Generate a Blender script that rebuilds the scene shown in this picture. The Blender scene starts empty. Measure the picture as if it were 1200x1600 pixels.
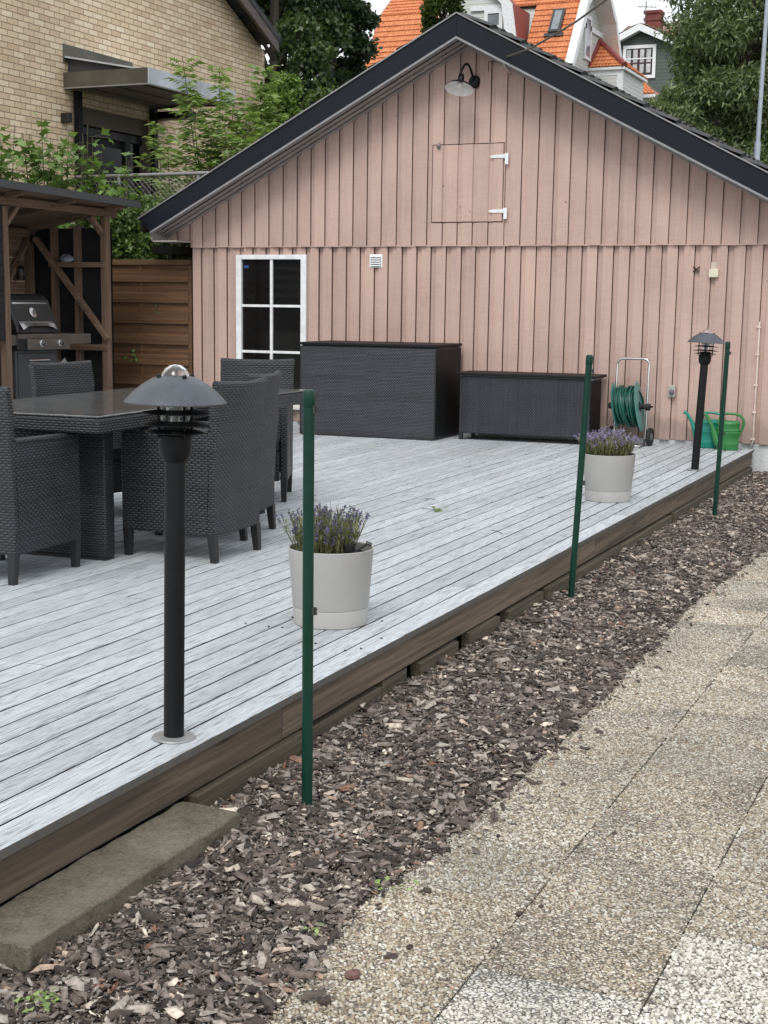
import bpy, math, random
import numpy as np
from mathutils import Vector, Matrix
C = bpy.context.scene.collection
scn = bpy.context.scene
random.seed(7); rng = np.random.default_rng(7)
R = math.radians
# ------------------------------------------------------------------ camera
CAM = (0.417016, 0.168986, 0.011471); FPX = 2265.27; CX = 570.13; CY = 856.63; HC = 1.3
def cam_matrix():
    yaw, pitch, roll = CAM
    cy, sy = math.cos(yaw), math.sin(yaw); cp, sp = math.cos(pitch), math.sin(pitch); cr, sr = math.cos(roll), math.sin(roll)
    A = np.array([[cy, sy, 0], [0, 0, -1], [-sy, cy, 0]])
    Pm = np.array([[1, 0, 0], [0, cp, -sp], [0, sp, cp]]); Ro = np.array([[cr, -sr, 0], [sr, cr, 0], [0, 0, 1]])
    return Ro @ Pm @ A
CM = cam_matrix()
cd = bpy.data.cameras.new('camera'); cam = bpy.data.objects.new('camera', cd); C.objects.link(cam)
rt, dn, fw = CM[0], CM[1], CM[2]
cam.matrix_world = Matrix(((rt[0], -dn[0], -fw[0], 0), (rt[1], -dn[1], -fw[1], 0), (rt[2], -dn[2], -fw[2], HC), (0, 0, 0, 1)))
cd.sensor_fit = 'VERTICAL'; cd.sensor_height = 36; cd.lens = 36 * FPX / 1600
cd.shift_x = (600 - CX) / 1600; cd.shift_y = -(800 - CY) / 1600
cd.clip_start = 0.05; cd.clip_end = 2000
scn.camera = cam
def P(x, y, ax, val):
    """world point where the sight line through photo pixel x, y meets the plane ax = val"""
    d = CM.T @ np.array([x - CX, y - CY, FPX]); k = 'XYZ'.index(ax)
    o = np.array([0, 0, HC]); t = (val - o[k]) / d[k]
    return Vector(o + d * t)
# ------------------------------------------------------------------ light
SUN_EL, SUN_AZ = R(50), R(172)
w = bpy.data.worlds.new('World'); scn.world = w; w.use_nodes = True
nt = w.node_tree; nt.nodes.clear()
sky = nt.nodes.new('ShaderNodeTexSky'); sky.sky_type = 'NISHITA'; sky.sun_disc = False
sky.sun_elevation = SUN_EL; sky.sun_rotation = SUN_AZ; sky.air_density = 1.2; sky.dust_density = 4.0; sky.ozone_density = 1.0
hs = nt.nodes.new('ShaderNodeHueSaturation'); hs.inputs['Saturation'].default_value = 0.30; hs.inputs['Value'].default_value = 1.0
tc = nt.nodes.new('ShaderNodeTexCoord'); nz = nt.nodes.new('ShaderNodeTexNoise'); nz.inputs['Scale'].default_value = 2.2; nz.inputs['Detail'].default_value = 5
cr_ = nt.nodes.new('ShaderNodeValToRGB'); cr_.color_ramp.elements[0].position = 0.3; cr_.color_ramp.elements[0].color = (7.0, 7.3, 7.8, 1); cr_.color_ramp.elements[1].position = 0.7; cr_.color_ramp.elements[1].color = (9.8, 10.0, 10.4, 1)
mx = nt.nodes.new('ShaderNodeMix'); mx.data_type = 'RGBA'; mx.inputs[0].default_value = 0.72
bg = nt.nodes.new('ShaderNodeBackground'); bg.inputs['Strength'].default_value = 0.135
out = nt.nodes.new('ShaderNodeOutputWorld')
L = nt.links.new
L(sky.outputs[0], hs.inputs['Color']); L(tc.outputs['Generated'], nz.inputs['Vector']); L(nz.outputs['Fac'], cr_.inputs['Fac'])
L(hs.outputs[0], mx.inputs[6]); L(cr_.outputs[0], mx.inputs[7]); L(mx.outputs[2], bg.inputs['Color']); L(bg.outputs[0], out.inputs[0])
sd = bpy.data.lights.new('sun', 'SUN'); sd.energy = 1.3; sd.angle = R(24); sd.color = (1.0, 0.96, 0.90)
sun = bpy.data.objects.new('sun', sd); C.objects.link(sun)
sv = Vector((math.sin(SUN_AZ) * math.cos(SUN_EL), math.cos(SUN_AZ) * math.cos(SUN_EL), math.sin(SUN_EL)))
sun.rotation_euler = sv.to_track_quat('Z', 'Y').to_euler()
scn.view_settings.view_transform = 'Standard'; scn.view_settings.look = 'None'
scn.view_settings.exposure = 0.30; scn.view_settings.gamma = 1.0; scn.view_settings.use_curve_mapping = False
scn.render.engine = 'CYCLES'
scn.cycles.max_bounces = 8; scn.cycles.transparent_max_bounces = 16

# ------------------------------------------------------------------ materials
class NT:
    def __init__(s, name):
        s.m = bpy.data.materials.new(name); s.m.use_nodes = True; s.t = s.m.node_tree; s.t.nodes.clear()
        s.o = s.n('OutputMaterial'); s.b = s.n('BsdfPrincipled'); s.l(s.b.outputs[0], s.o.inputs[0])
    def n(s, ty, **k):
        nd = s.t.nodes.new('ShaderNode' + ty)
        for a, v in k.items(): setattr(nd, a, v)
        return nd
    def l(s, a, b): s.t.links.new(a, b)
    def put(s, sock, v):
        if isinstance(v, bpy.types.NodeSocket): s.l(v, sock)
        elif isinstance(v, (tuple, list)): sock.default_value = tuple(v) + ((1,) if len(v) == 3 and len(sock.default_value) == 4 else ())
        else: sock.default_value = v
    def math(s, op, a, b=0.0, c=None):
        nd = s.n('Math', operation=op); s.put(nd.inputs[0], a); s.put(nd.inputs[1], b)
        if c is not None: s.put(nd.inputs[2], c)
        return nd.outputs[0]
    def mix(s, f, a, b, blend='MIX'):
        nd = s.n('Mix', data_type='RGBA', blend_type=blend); s.put(nd.inputs[0], f); s.put(nd.inputs[6], a); s.put(nd.inputs[7], b); return nd.outputs[2]
    def coord(s, kind='Object'):
        return s.n('TexCoord').outputs[kind]
    def mapv(s, v, scale=(1, 1, 1), loc=(0, 0, 0), rot=(0, 0, 0)):
        nd = s.n('Mapping'); s.l(v, nd.inputs[0]); nd.inputs['Scale'].default_value = scale; nd.inputs['Rotation'].default_value = rot
        s.put(nd.inputs['Location'], loc); return nd.outputs[0]
    def noise(s, v, scale, detail=4, rough=0.55, dist=0.0):
        nd = s.n('TexNoise'); s.l(v, nd.inputs['Vector']); nd.inputs['Scale'].default_value = scale; nd.inputs['Detail'].default_value = detail
        nd.inputs['Roughness'].default_value = rough; nd.inputs['Distortion'].default_value = dist; return nd.outputs['Fac']
    def vor(s, v, scale, feature='F1', out='Distance', rnd=1.0):
        nd = s.n('TexVoronoi', feature=feature); s.l(v, nd.inputs['Vector']); nd.inputs['Scale'].default_value = scale
        nd.inputs['Randomness'].default_value = rnd; return nd.outputs[out]
    def ramp(s, f, stops, interp='LINEAR'):
        nd = s.n('ValToRGB'); s.l(f, nd.inputs[0]); cr = nd.color_ramp; cr.interpolation = interp
        while len(cr.elements) < len(stops): cr.elements.new(0.5)
        for e, (p, c) in zip(cr.elements, stops):
            e.position = p; e.color = (c, c, c, 1) if not isinstance(c, (tuple, list)) else tuple(c) + (1,)
        return nd.outputs[0]
    def island(s): return s.n('NewGeometry').outputs['Random Per Island']
    def bump(s, h, dist=0.01, strength=1.0):
        nd = s.n('Bump'); s.l(h, nd.inputs['Height']); nd.inputs['Distance'].default_value = dist; nd.inputs['Strength'].default_value = strength
        s.l(nd.outputs[0], s.b.inputs['Normal'])
    def set(s, **k):
        for a, v in k.items(): s.put(s.b.inputs[a.replace('_', ' ')], v)
        return s
MATS = {}
def plain(name, col, rough=0.5, metal=0.0, var=0.12, scale=18, bump=0.0, spec=0.5, **k):
    """a surface of one colour, a little uneven in tone and gloss"""
    if name in MATS: return MATS[name]
    t = NT(name); v = t.coord()
    f = t.noise(v, scale, 5, 0.6)
    lo = tuple(c * (1 - var) for c in col); hi = tuple(min(1, c * (1 + var)) for c in col)
    t.set(Base_Color=t.ramp(f, [(0.3, lo), (0.7, hi)]), Roughness=t.ramp(f, [(0.2, max(0.02, rough - 0.07)), (0.8, min(1, rough + 0.07))]), Metallic=metal, Specular_IOR_Level=spec, **k)
    if bump: t.bump(t.noise(v, scale * 6, 4), bump)
    MATS[name] = t.m; return t.m
def wood(name, lo, hi, axis='Y', rough=0.75, grain=1.0, knots=True, streak=None, bump=0.002):
    """planks: grain drawn along one axis, every plank its own tone"""
    t = NT(name); isl = t.island(); g = t.coord()
    off = t.n('CombineXYZ'); k = t.math('MULTIPLY', isl, 37.0)
    for i in range(3): t.l(k, off.inputs[i])
    sc = {'X': (2.2, 70, 70), 'Y': (70, 2.2, 70), 'Z': (70, 70, 2.2)}[axis]
    sc = tuple(x * grain for x in sc)
    v = t.n('VectorMath', operation='ADD'); t.l(g, v.inputs[0]); t.l(off.outputs[0], v.inputs[1]); v = v.outputs[0]
    a = t.noise(t.mapv(v, sc), 1.0, 6, 0.65, 0.6)
    big = t.noise(t.mapv(v, tuple(x * 0.12 for x in sc)), 1.0, 3)
    f = t.math('ADD', t.math('MULTIPLY', a, 0.75), t.math('MULTIPLY', big, 0.25))
    col = t.ramp(f, [(0.34, lo), (0.5, tuple((p + q) / 2 for p, q in zip(lo, hi))), (0.62, hi)])
    if knots:
        ks = {'X': (1.3, 9, 9), 'Y': (9, 1.3, 9), 'Z': (9, 9, 1.3)}[axis]
        kd = t.vor(t.mapv(v, ks), 1.0)
        col = t.mix(t.ramp(kd, [(0.03, 0.8), (0.11, 0.0)]), col, tuple(c * 0.35 for c in lo))
    tone = t.ramp(isl, [(0.0, 0.80), (1.0, 1.12)])
    col = t.mix(1.0, col, tone, 'MULTIPLY')
    t.set(Base_Color=col, Roughness=rough); t.bump(a, bump)
    MATS[name] = t.m; return t.m
def wicker(name, col, rowh=0.012, cellw=0.030, rough=0.42, upright=False):
    t = NT(name); uv = t.n('UVMap'); sp = t.n('SeparateXYZ'); t.l(uv.outputs[0], sp.inputs[0])
    u, v = (sp.outputs[1], sp.outputs[0]) if upright else (sp.outputs[0], sp.outputs[1])
    wb = t.noise(t.coord(), 9.0, 2); u = t.math('ADD', u, t.math('MULTIPLY', wb, cellw * 0.9)); v = t.math('ADD', v, t.math('MULTIPLY', t.noise(t.coord(), 5.0, 2), rowh * 0.9))
    vr = t.math('DIVIDE', v, rowh); row = t.math('FLOOR', vr); fr = t.math('FRACT', vr)
    strand = t.math('SINE', t.math('MULTIPLY', fr, math.pi))
    ph = t.math('ADD', t.math('DIVIDE', u, cellw), t.math('MULTIPLY', row, 0.5))
    over = t.math('ABSOLUTE', t.math('SINE', t.math('MULTIPLY', ph, math.pi)))
    h = t.math('MULTIPLY', t.math('POWER', strand, 0.6), t.math('ADD', 0.15, t.math('MULTIPLY', over, 0.85)))
    hs = t.n('CombineXYZ'); t.l(row, hs.inputs[0]); t.l(t.math('FLOOR', t.math('MULTIPLY', u, 1.3)), hs.inputs[1])
    wn = t.n('TexWhiteNoise'); t.l(hs.outputs[0], wn.inputs['Vector'])
    tone = t.math('ADD', 0.75, t.math('MULTIPLY', wn.outputs['Value'], 0.5))
    base = t.ramp(h, [(0.0, tuple(c * 0.12 for c in col)), (0.45, tuple(c * 0.65 for c in col)), (1.0, tuple(c * 1.35 for c in col))])  # shade in the hollows between strands is painted into the colour
    dn = t.noise(t.coord(), 4.0, 5, 0.65); dust = t.ramp(dn, [(0.35, 0.80), (0.7, 1.22)])
    t.set(Base_Color=t.mix(1.0, t.mix(1.0, base, tone, 'MULTIPLY'), dust, 'MULTIPLY'), Roughness=t.ramp(dn, [(0.3, rough - 0.06), (0.7, rough + 0.18)])); t.bump(h, 0.004)
    MATS[name] = t.m; return t.m
def leafmat(name, dark, light, rough=0.5, trans=0.25):
    t = NT(name); isl = t.island()
    v = t.coord(); cl = t.noise(v, 0.9, 3)
    f = t.math('ADD', t.math('MULTIPLY', isl, 0.65), t.math('MULTIPLY', cl, 0.45))
    col = t.ramp(f, [(0.15, dark), (0.75, light), (1.0, tuple(min(1, c * 1.35) for c in light))])
    t.set(Base_Color=col, Roughness=rough)
    tr = t.n('BsdfTranslucent'); t.l(t.mix(1.0, col, (1.5, 1.6, 0.8), 'MULTIPLY'), tr.inputs[0]); mxs = t.n('MixShader'); mxs.inputs[0].default_value = trans
    t.l(t.b.outputs[0], mxs.inputs[1]); t.l(tr.outputs[0], mxs.inputs[2]); t.l(mxs.outputs[0], t.o.inputs[0])
    MATS[name] = t.m; return t.m

def mat_deck():
    t = NT('whitewashed_planks'); isl = t.island(); g = t.coord()
    off = t.n('CombineXYZ'); k = t.math('MULTIPLY', isl, 53.0)
    for i in range(3): t.l(k, off.inputs[i])
    v = t.n('VectorMath', operation='ADD'); t.l(g, v.inputs[0]); t.l(off.outputs[0], v.inputs[1]); v = v.outputs[0]
    warp = t.noise(t.mapv(v, (9, 1.1, 9)), 1.0, 2)
    wv = t.n('VectorMath', operation='MULTIPLY_ADD'); t.l(warp, wv.inputs[0]); wv.inputs[1].default_value = (0.02, 0, 0); t.l(v, wv.inputs[2])
    n0 = t.noise(t.mapv(wv.outputs[0], (13, 0.42, 10)), 1.0, 2, 0.45)
    ringl = t.math('SINE', t.math('MULTIPLY', n0, 190.0))
    a = t.noise(t.mapv(wv.outputs[0], (330, 6.0, 200)), 1.0, 3, 0.6)
    b = t.noise(t.mapv(wv.outputs[0], (620, 16, 400)), 1.0, 2, 0.6)
    big = t.noise(t.mapv(v, (9, 0.8, 8)), 1.0, 4)
    f = t.math('ADD', t.math('ADD', t.math('MULTIPLY', a, 0.62), t.math('MULTIPLY', b, 0.38)), t.math('ADD', t.math('MULTIPLY', t.math('SUBTRACT', big, 0.5), 0.08), t.math('MULTIPLY', ringl, -0.026)))
    col = t.ramp(f, [(0.385, (0.11, 0.115, 0.12)), (0.43, (0.28, 0.30, 0.315)), (0.47, (0.43, 0.466, 0.49)), (0.60, (0.54, 0.584, 0.614))])
    kd = t.vor(t.mapv(v, (8.5, 1.1, 8.5)), 1.0)
    rings = t.math('SINE', t.math('MULTIPLY', kd, 110.0))
    km = t.ramp(kd, [(0.10, 1.0), (0.17, 0.0)])
    col = t.mix(t.math('MULTIPLY', km, t.math('ADD', 0.25, t.math('MULTIPLY', rings, 0.25))), col, (0.16, 0.155, 0.15))
    wear = t.noise(t.mapv(g, (1, 0.6, 1)), 0.9, 4, 0.6)
    col = t.mix(t.ramp(wear, [(0.45, 0.0), (0.75, 0.45)]), col, (0.33, 0.33, 0.325))
    col = t.mix(1.0, col, t.ramp(isl, [(0, 0.84), (1, 1.08)]), 'MULTIPLY')
    t.set(Base_Color=col, Roughness=0.62); t.bump(f, 0.004)
    MATS['deck'] = t.m
mat_deck()
def mat_siding(name, base, chips=True):
    t = NT(name); v = t.coord(); isl = t.island()
    fine = t.noise(t.mapv(v, (60, 60, 2)), 1.0, 5, 0.6)
    saw = t.noise(t.mapv(v, (9, 9, 60)), 1.0, 3, 0.6)
    blot = t.noise(v, 1.7, 5, 0.6)
    f = t.math('ADD', t.math('MULTIPLY', fine, 0.34), t.math('ADD', t.math('MULTIPLY', saw, 0.22), t.math('MULTIPLY', blot, 0.44)))
    col = t.ramp(f, [(0.33, tuple(c * 0.80 for c in base)), (0.5, base), (0.66, tuple(c * 1.12 for c in base))])
    col = t.mix(1.0, col, t.ramp(isl, [(0, (0.88, 0.89, 0.90)), (1, (1.07, 1.06, 1.05))]), 'MULTIPLY')
    if chips:
        n1 = t.noise(t.mapv(v, (14, 14, 5)), 1.0, 3, 0.5)
        col = t.mix(t.ramp(n1, [(0.755, 0.0), (0.775, 0.6)]), col, (0.62, 0.52, 0.47))
        n2 = t.noise(t.mapv(v, (22, 22, 16), loc=(3, 7, 1)), 1.0, 2, 0.5)
        col = t.mix(t.ramp(n2, [(0.765, 0.0), (0.785, 0.7)]), col, (0.10, 0.055, 0.045))
    sp = t.n('SeparateXYZ'); t.l(v, sp.inputs[0]); hz = t.math('SUBTRACT', sp.outputs[2], t.math('MULTIPLY', t.noise(t.mapv(v, (7, 7, 4)), 1.0, 5, 0.7), 0.42))
    col = t.mix(t.ramp(hz, [(0.0, 0.42), (0.06, 0.0)]), col, (0.17, 0.135, 0.11))
    dr = t.noise(t.mapv(v, (16, 16, 0.7)), 1.0, 4, 0.6); col = t.mix(t.ramp(dr, [(0.58, 0.0), (0.74, 0.28)]), col, tuple(c * 0.62 for c in base))
    t.set(Base_Color=col, Roughness=0.72); t.bump(f, 0.004)
    MATS[name] = t.m; return t.m
PINK = (0.490, 0.346, 0.296)
mat_siding('pink_paint', PINK)
def mat_brick():
    t = NT('yellow_brick'); uv = t.n('UVMap').outputs[0]
    bk = t.n('TexBrick'); t.l(uv, bk.inputs['Vector']); bk.inputs['Scale'].default_value = 1.0
    bk.inputs['Brick Width'].default_value = 0.215; bk.inputs['Row Height'].default_value = 0.075; bk.inputs['Mortar Size'].default_value = 0.006; bk.inputs['Mortar Smooth'].default_value = 0.3
    bk.inputs['Color1'].default_value = (0, 0, 0, 1); bk.inputs['Color2'].default_value = (1, 1, 1, 1); bk.inputs['Mortar'].default_value = (0.5, 0.5, 0.5, 1)
    tone = t.ramp(bk.outputs['Color'], [(0.0, (0.64, 0.48, 0.31)), (0.35, (0.76, 0.60, 0.405)), (0.7, (0.80, 0.64, 0.435)), (1.0, (0.86, 0.73, 0.53))])
    n = t.noise(uv, 60, 4, 0.6); big = t.noise(uv, 0.6, 4, 0.6)
    tone = t.mix(1.0, tone, t.ramp(n, [(0.3, 0.85), (0.7, 1.12)]), 'MULTIPLY')
    tone = t.mix(1.0, tone, t.ramp(big, [(0.3, 0.84), (0.7, 1.08)]), 'MULTIPLY')
    col = t.mix(bk.outputs['Fac'], tone, (0.30, 0.215, 0.14))
    t.set(Base_Color=col, Roughness=0.85)
    t.bump(t.math('SUBTRACT', t.math('MULTIPLY', n, 0.3), bk.outputs['Fac']), 0.006)
    MATS['brick'] = t.m
mat_brick()
def mat_pebble(name, stops, gapc=(0.125, 0.108, 0.086)):
    t = NT(name); v = t.coord(); isl = t.island()
    nd = t.n('TexVoronoi', feature='F1'); wv = t.n('VectorMath', operation='MULTIPLY'); t.l(v, wv.inputs[0]); wv.inputs[1].default_value = (1, 1.25, 0)
    t.l(wv.outputs[0], nd.inputs['Vector']); nd.inputs['Scale'].default_value = 74; nd.inputs['Randomness'].default_value = 0.95
    sep = t.n('SeparateXYZ'); t.l(nd.outputs['Color'], sep.inputs[0])
    de = t.n('TexVoronoi', feature='DISTANCE_TO_EDGE'); t.l(wv.outputs[0], de.inputs['Vector']); de.inputs['Scale'].default_value = 74; de.inputs['Randomness'].default_value = 0.95
    col = t.ramp(sep.outputs[0], stops)
    col = t.mix(1.0, col, t.ramp(sep.outputs[1], [(0, 0.65), (1, 1.25)]), 'MULTIPLY')
    patch = t.noise(v, 3.0, 5, 0.65)
    gap = t.ramp(de.outputs['Distance'], [(0.02, 0.9), (0.115, 0.0)])
    col = t.mix(gap, col, gapc)
    col = t.mix(1.0, col, t.ramp(patch, [(0.3, (0.74, 0.72, 0.70)), (0.6, (1.04, 1.02, 1.0))]), 'MULTIPLY')
    col = t.mix(1.0, col, t.ramp(isl, [(0, (0.86, 0.87, 0.88)), (0.5, (1.0, 0.99, 0.96)), (1, (1.08, 1.04, 0.96))]), 'MULTIPLY')
    dome = t.ramp(de.outputs['Distance'], [(0.0, 0.0), (0.12, 0.6), (0.4, 1.0)])
    t.set(Base_Color=col, Roughness=0.6); t.bump(dome, 0.012)
    MATS[name] = t.m
mat_pebble('pebble_slab', [(0.0, (0.20, 0.18, 0.155)), (0.2, (0.42, 0.365, 0.28)), (0.5, (0.54, 0.49, 0.41)), (0.75, (0.56, 0.53, 0.475)), (0.88, (0.82, 0.79, 0.72)), (1.0, (0.46, 0.32, 0.22))])
mat_pebble('white_pebble_slab', [(0.0, (0.30, 0.30, 0.285)), (0.3, (0.47, 0.45, 0.39)), (0.6, (0.62, 0.61, 0.565)), (1.0, (0.80, 0.79, 0.76))], (0.11, 0.10, 0.09))
def mat_pebbles(name, stops, even=False):
    t = NT(name); isl = t.island(); v = t.coord(); patch = t.noise(v, 2.6, 5, 0.65); 
    col = t.mix(1.0, t.ramp(isl, stops), t.ramp(patch, [(0.32, (0.72, 0.72, 0.71)), (0.62, (1.0, 0.99, 0.98))]), 'MULTIPLY')
    q = t.mapv(v, (1 / 0.3975, 1 / 0.4, 0), (1.435 / 0.3975, -0.22 / 0.4, 0)); fl = t.n('VectorMath', operation='FLOOR'); t.l(q, fl.inputs[0]); wn = t.n('TexWhiteNoise'); t.l(fl.outputs[0], wn.inputs['Vector'])
    col = t.mix(1.0, col, t.ramp(wn.outputs['Value'], ([(0, (0.90, 0.90, 0.87)), (1, (0.95, 0.94, 0.90))] if even else [(0, (0.80, 0.815, 0.82)), (0.5, (0.87, 0.87, 0.85)), (1, (0.94, 0.92, 0.88))])), 'MULTIPLY')
    st_ = t.noise(v, 0.7, 6, 0.7); col = t.mix(1.0, col, t.ramp(st_, [(0.35, (0.80, 0.80, 0.78)), (0.6, (1.0, 1.0, 1.0))]), 'MULTIPLY')
    t.set(Base_Color=col, Roughness=0.55); MATS[name] = t.m
mat_pebbles('pebble', [(0.0, (0.17, 0.145, 0.12)), (0.2, (0.36, 0.295, 0.21)), (0.4, (0.48, 0.415, 0.31)), (0.6, (0.56, 0.51, 0.43)), (0.8, (0.62, 0.59, 0.53)), (0.93, (0.80, 0.78, 0.72)), (0.95, (0.30, 0.30, 0.29)), (1.0, (0.44, 0.30, 0.20))])
mat_pebbles('white_pebble', [(0.0, (0.30, 0.29, 0.27)), (0.25, (0.55, 0.52, 0.45)), (0.6, (0.72, 0.70, 0.655)), (1.0, (0.86, 0.85, 0.82))], True)
plain('joint_dirt', (0.055, 0.045, 0.035), 0.95, 0, 0.5, 40)
def mat_chip():
    t = NT('bark_chip'); isl = t.island(); v = t.coord()
    n = t.noise(t.mapv(v, (60, 60, 60)), 1.0, 4, 0.6)
    col = t.ramp(isl, [(0.0, (0.024, 0.018, 0.015)), (0.3, (0.068, 0.051, 0.041)), (0.55, (0.135, 0.104, 0.086)), (0.76, (0.225, 0.188, 0.163)), (0.90, (0.36, 0.32, 0.28)), (0.95, (0.50, 0.44, 0.36)), (0.965, (0.20, 0.09, 0.05)), (1.0, (0.76, 0.68, 0.56))])
    col = t.mix(1.0, col, t.ramp(n, [(0.3, 0.65), (0.7, 1.25)]), 'MULTIPLY')
    t.set(Base_Color=col, Roughness=0.8); t.bump(n, 0.004)
    MATS['chip'] = t.m
mat_chip()
def mat_soil(name, lo, hi, sc=30):
    t = NT(name); v = t.coord(); n = t.noise(v, sc, 8, 0.7)
    t.set(Base_Color=t.ramp(n, [(0.35, lo), (0.65, hi)]), Roughness=0.95); t.bump(n, 0.02); MATS[name] = t.m
mat_soil('mulch_base', (0.022, 0.016, 0.012), (0.105, 0.080, 0.063), 160)
mat_soil('earth', (0.03, 0.035, 0.018), (0.07, 0.075, 0.04), 3)
mat_soil('potting_soil', (0.01, 0.008, 0.006), (0.05, 0.035, 0.025), 80)
def mat_concrete():
    t = NT('mossy_concrete'); v = t.coord(); n = t.noise(v, 6, 8, 0.7); s = t.noise(v, 95, 6, 0.8); m = t.vor(v, 130, 'F1')
    col = t.ramp(n, [(0.3, (0.13, 0.108, 0.072)), (0.5, (0.235, 0.20, 0.140)), (0.75, (0.37, 0.325, 0.25))])
    col = t.mix(t.ramp(s, [(0.53, 0.0), (0.66, 0.7)]), col, (0.40, 0.375, 0.31))
    col = t.mix(t.ramp(s, [(0.34, 0.75), (0.45, 0.0)]), col, (0.06, 0.050, 0.033))
    t.set(Base_Color=col, Roughness=0.95); t.bump(t.math('ADD', s, n), 0.022); MATS['mossy_concrete'] = t.m
mat_concrete()
def mat_render():
    t = NT('whitewashed_foundation'); v = t.coord(); n = t.noise(v, 5, 8, 0.7); s = t.noise(v, 70, 4)
    t.set(Base_Color=t.ramp(n, [(0.3, (0.36, 0.38, 0.39)), (0.5, (0.56, 0.58, 0.59)), (0.7, (0.66, 0.67, 0.67))]), Roughness=0.9); t.bump(s, 0.006); MATS['foundation'] = t.m
mat_render()
def mat_felt():
    t = NT('roofing_felt'); v = t.coord(); n = t.noise(v, 260, 3, 0.8)
    t.set(Base_Color=t.ramp(n, [(0.4, (0.018, 0.019, 0.021)), (0.62, (0.10, 0.105, 0.11)), (0.75, (0.25, 0.25, 0.25))]), Roughness=0.9); t.bump(n, 0.003); MATS['felt'] = t.m
mat_felt()
def mat_lapsiding(name, col, pitch=0.12, rough=0.6):
    t = NT(name); uv = t.n('UVMap'); sp = t.n('SeparateXYZ'); t.l(uv.outputs[0], sp.inputs[0])
    f = t.math('FRACT', t.math('DIVIDE', sp.outputs[1], pitch)); n = t.noise(t.mapv(t.coord(), (2, 2, 30)), 1.0, 4)
    c = t.ramp(f, [(0.0, tuple(x * 0.45 for x in col)), (0.12, col), (1.0, tuple(min(1, x * 1.03) for x in col))])
    t.set(Base_Color=t.mix(1.0, c, t.ramp(n, [(0.3, 0.9), (0.7, 1.06)]), 'MULTIPLY'), Roughness=rough)
    t.bump(t.math('SUBTRACT', 1.0, f), 0.02); MATS[name] = t.m
mat_lapsiding('pale_lap_siding', (0.50, 0.51, 0.48)); mat_lapsiding('green_lap_siding', (0.060, 0.078, 0.068), 0.14)
def mat_tile(name, lo, mid, hi):
    t = NT(name); v = t.coord(); isl = t.island(); n = t.noise(v, 3.5, 6, 0.7); s = t.noise(v, 14, 3)
    col = t.ramp(t.math('ADD', t.math('MULTIPLY', n, 0.6), t.math('MULTIPLY', s, 0.4)), [(0.35, lo), (0.5, mid), (0.68, hi)])
    t.set(Base_Color=col, Roughness=0.7); MATS[name] = t.m
mat_tile('orange_tile', (0.42, 0.128, 0.045), (0.56, 0.190, 0.072), (0.66, 0.29, 0.13))
mat_tile('brown_tile', (0.12, 0.07, 0.05), (0.2, 0.11, 0.08), (0.28, 0.17, 0.12))
mat_tile('dark_roof_tile', (0.014, 0.014, 0.014), (0.035, 0.035, 0.034), (0.07, 0.07, 0.062))
wicker('wicker', (0.024, 0.027, 0.032), 0.0125, 0.034)
wicker('wicker_box', (0.037, 0.042, 0.052), 0.013, 0.026)
wicker('wicker_chest', (0.030, 0.034, 0.045), 0.012, 0.028, upright=True)
wood('stained_wood', (0.082, 0.050, 0.031), (0.225, 0.142, 0.092), 'Z', grain=0.7)
wood('stained_wood_x', (0.082, 0.050, 0.031), (0.225, 0.142, 0.092), 'X', grain=0.7)
wood('stained_wood_y', (0.082, 0.050, 0.031), (0.225, 0.142, 0.092), 'Y', grain=0.7)
wood('fascia_wood', (0.048, 0.034, 0.023), (0.175, 0.130, 0.090), 'Y', grain=0.6)
wood('sleeper_wood', (0.035, 0.027, 0.017), (0.125, 0.098, 0.064), 'Y', grain=0.8)
wood('fence_wood', (0.092, 0.046, 0.021), (0.175, 0.092, 0.044), 'X', grain=0.8)
wood('black_boards', (0.003, 0.003, 0.004), (0.010, 0.010, 0.012), 'X', knots=False)
wood('grey_barge_wood', (0.060, 0.048, 0.042), (0.16, 0.13, 0.115), 'Y', grain=0.6, knots=False)
wood('soffit_paint', (0.24, 0.215, 0.205), (0.40, 0.37, 0.355), 'X', knots=False)
wood('tree_bark', (0.03, 0.025, 0.02), (0.09, 0.075, 0.06), 'Z', knots=False)
plain('board_gap_shade', (0.030, 0.029, 0.028), 0.95, spec=0.05)  # board sides near black: shade of the deck gaps put into the colour
plain('weathered_edge', (0.12, 0.112, 0.102), 0.95, spec=0.1)
plain('bark_nugget', (0.055, 0.038, 0.030), 0.85, 0, 0.4, 60)
plain('red_stone', (0.14, 0.075, 0.06), 0.7, 0, 0.3, 50)
plain('terrace_bounce', (0.26, 0.25, 0.22), 0.9, 0, 0.3, 30)  # pale gravel made up to bounce light onto the brick wall
plain('navy_metal', (0.0075, 0.0105, 0.0165), 0.55, 0.0, 0.18, 3, spec=0.22)
plain('grey_trim', (0.23, 0.235, 0.25), 0.5)
plain('white_paint', (0.74, 0.76, 0.77), 0.5, bump=0.001)
plain('sill_paint', (0.62, 0.62, 0.60), 0.6, bump=0.001)
plain('dark_glass', (0.008, 0.008, 0.008), 0.04, 0.0, 0.3, 2)
plain('pale_glass', (0.26, 0.28, 0.31), 0.08, 0.0, 0.4, 1.5)
plain('curtain', (0.45, 0.45, 0.46), 0.9, 0, 0.4, 3)
plain('black_enamel', (0.005, 0.0055, 0.0065), 0.5, 0.0, 0.2, 25, spec=0.25)
plain('lamp_shade_metal', (0.070, 0.078, 0.092), 0.42, 0.25, 0.12, 30)
plain('lamp_enamel_white', (0.82, 0.82, 0.80), 0.35)
plain('zinc', (0.27, 0.27, 0.27), 0.5, 0.4, 0.15, 20)
plain('steel', (0.55, 0.55, 0.54), 0.22, 1.0, 0.08, 12)
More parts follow.
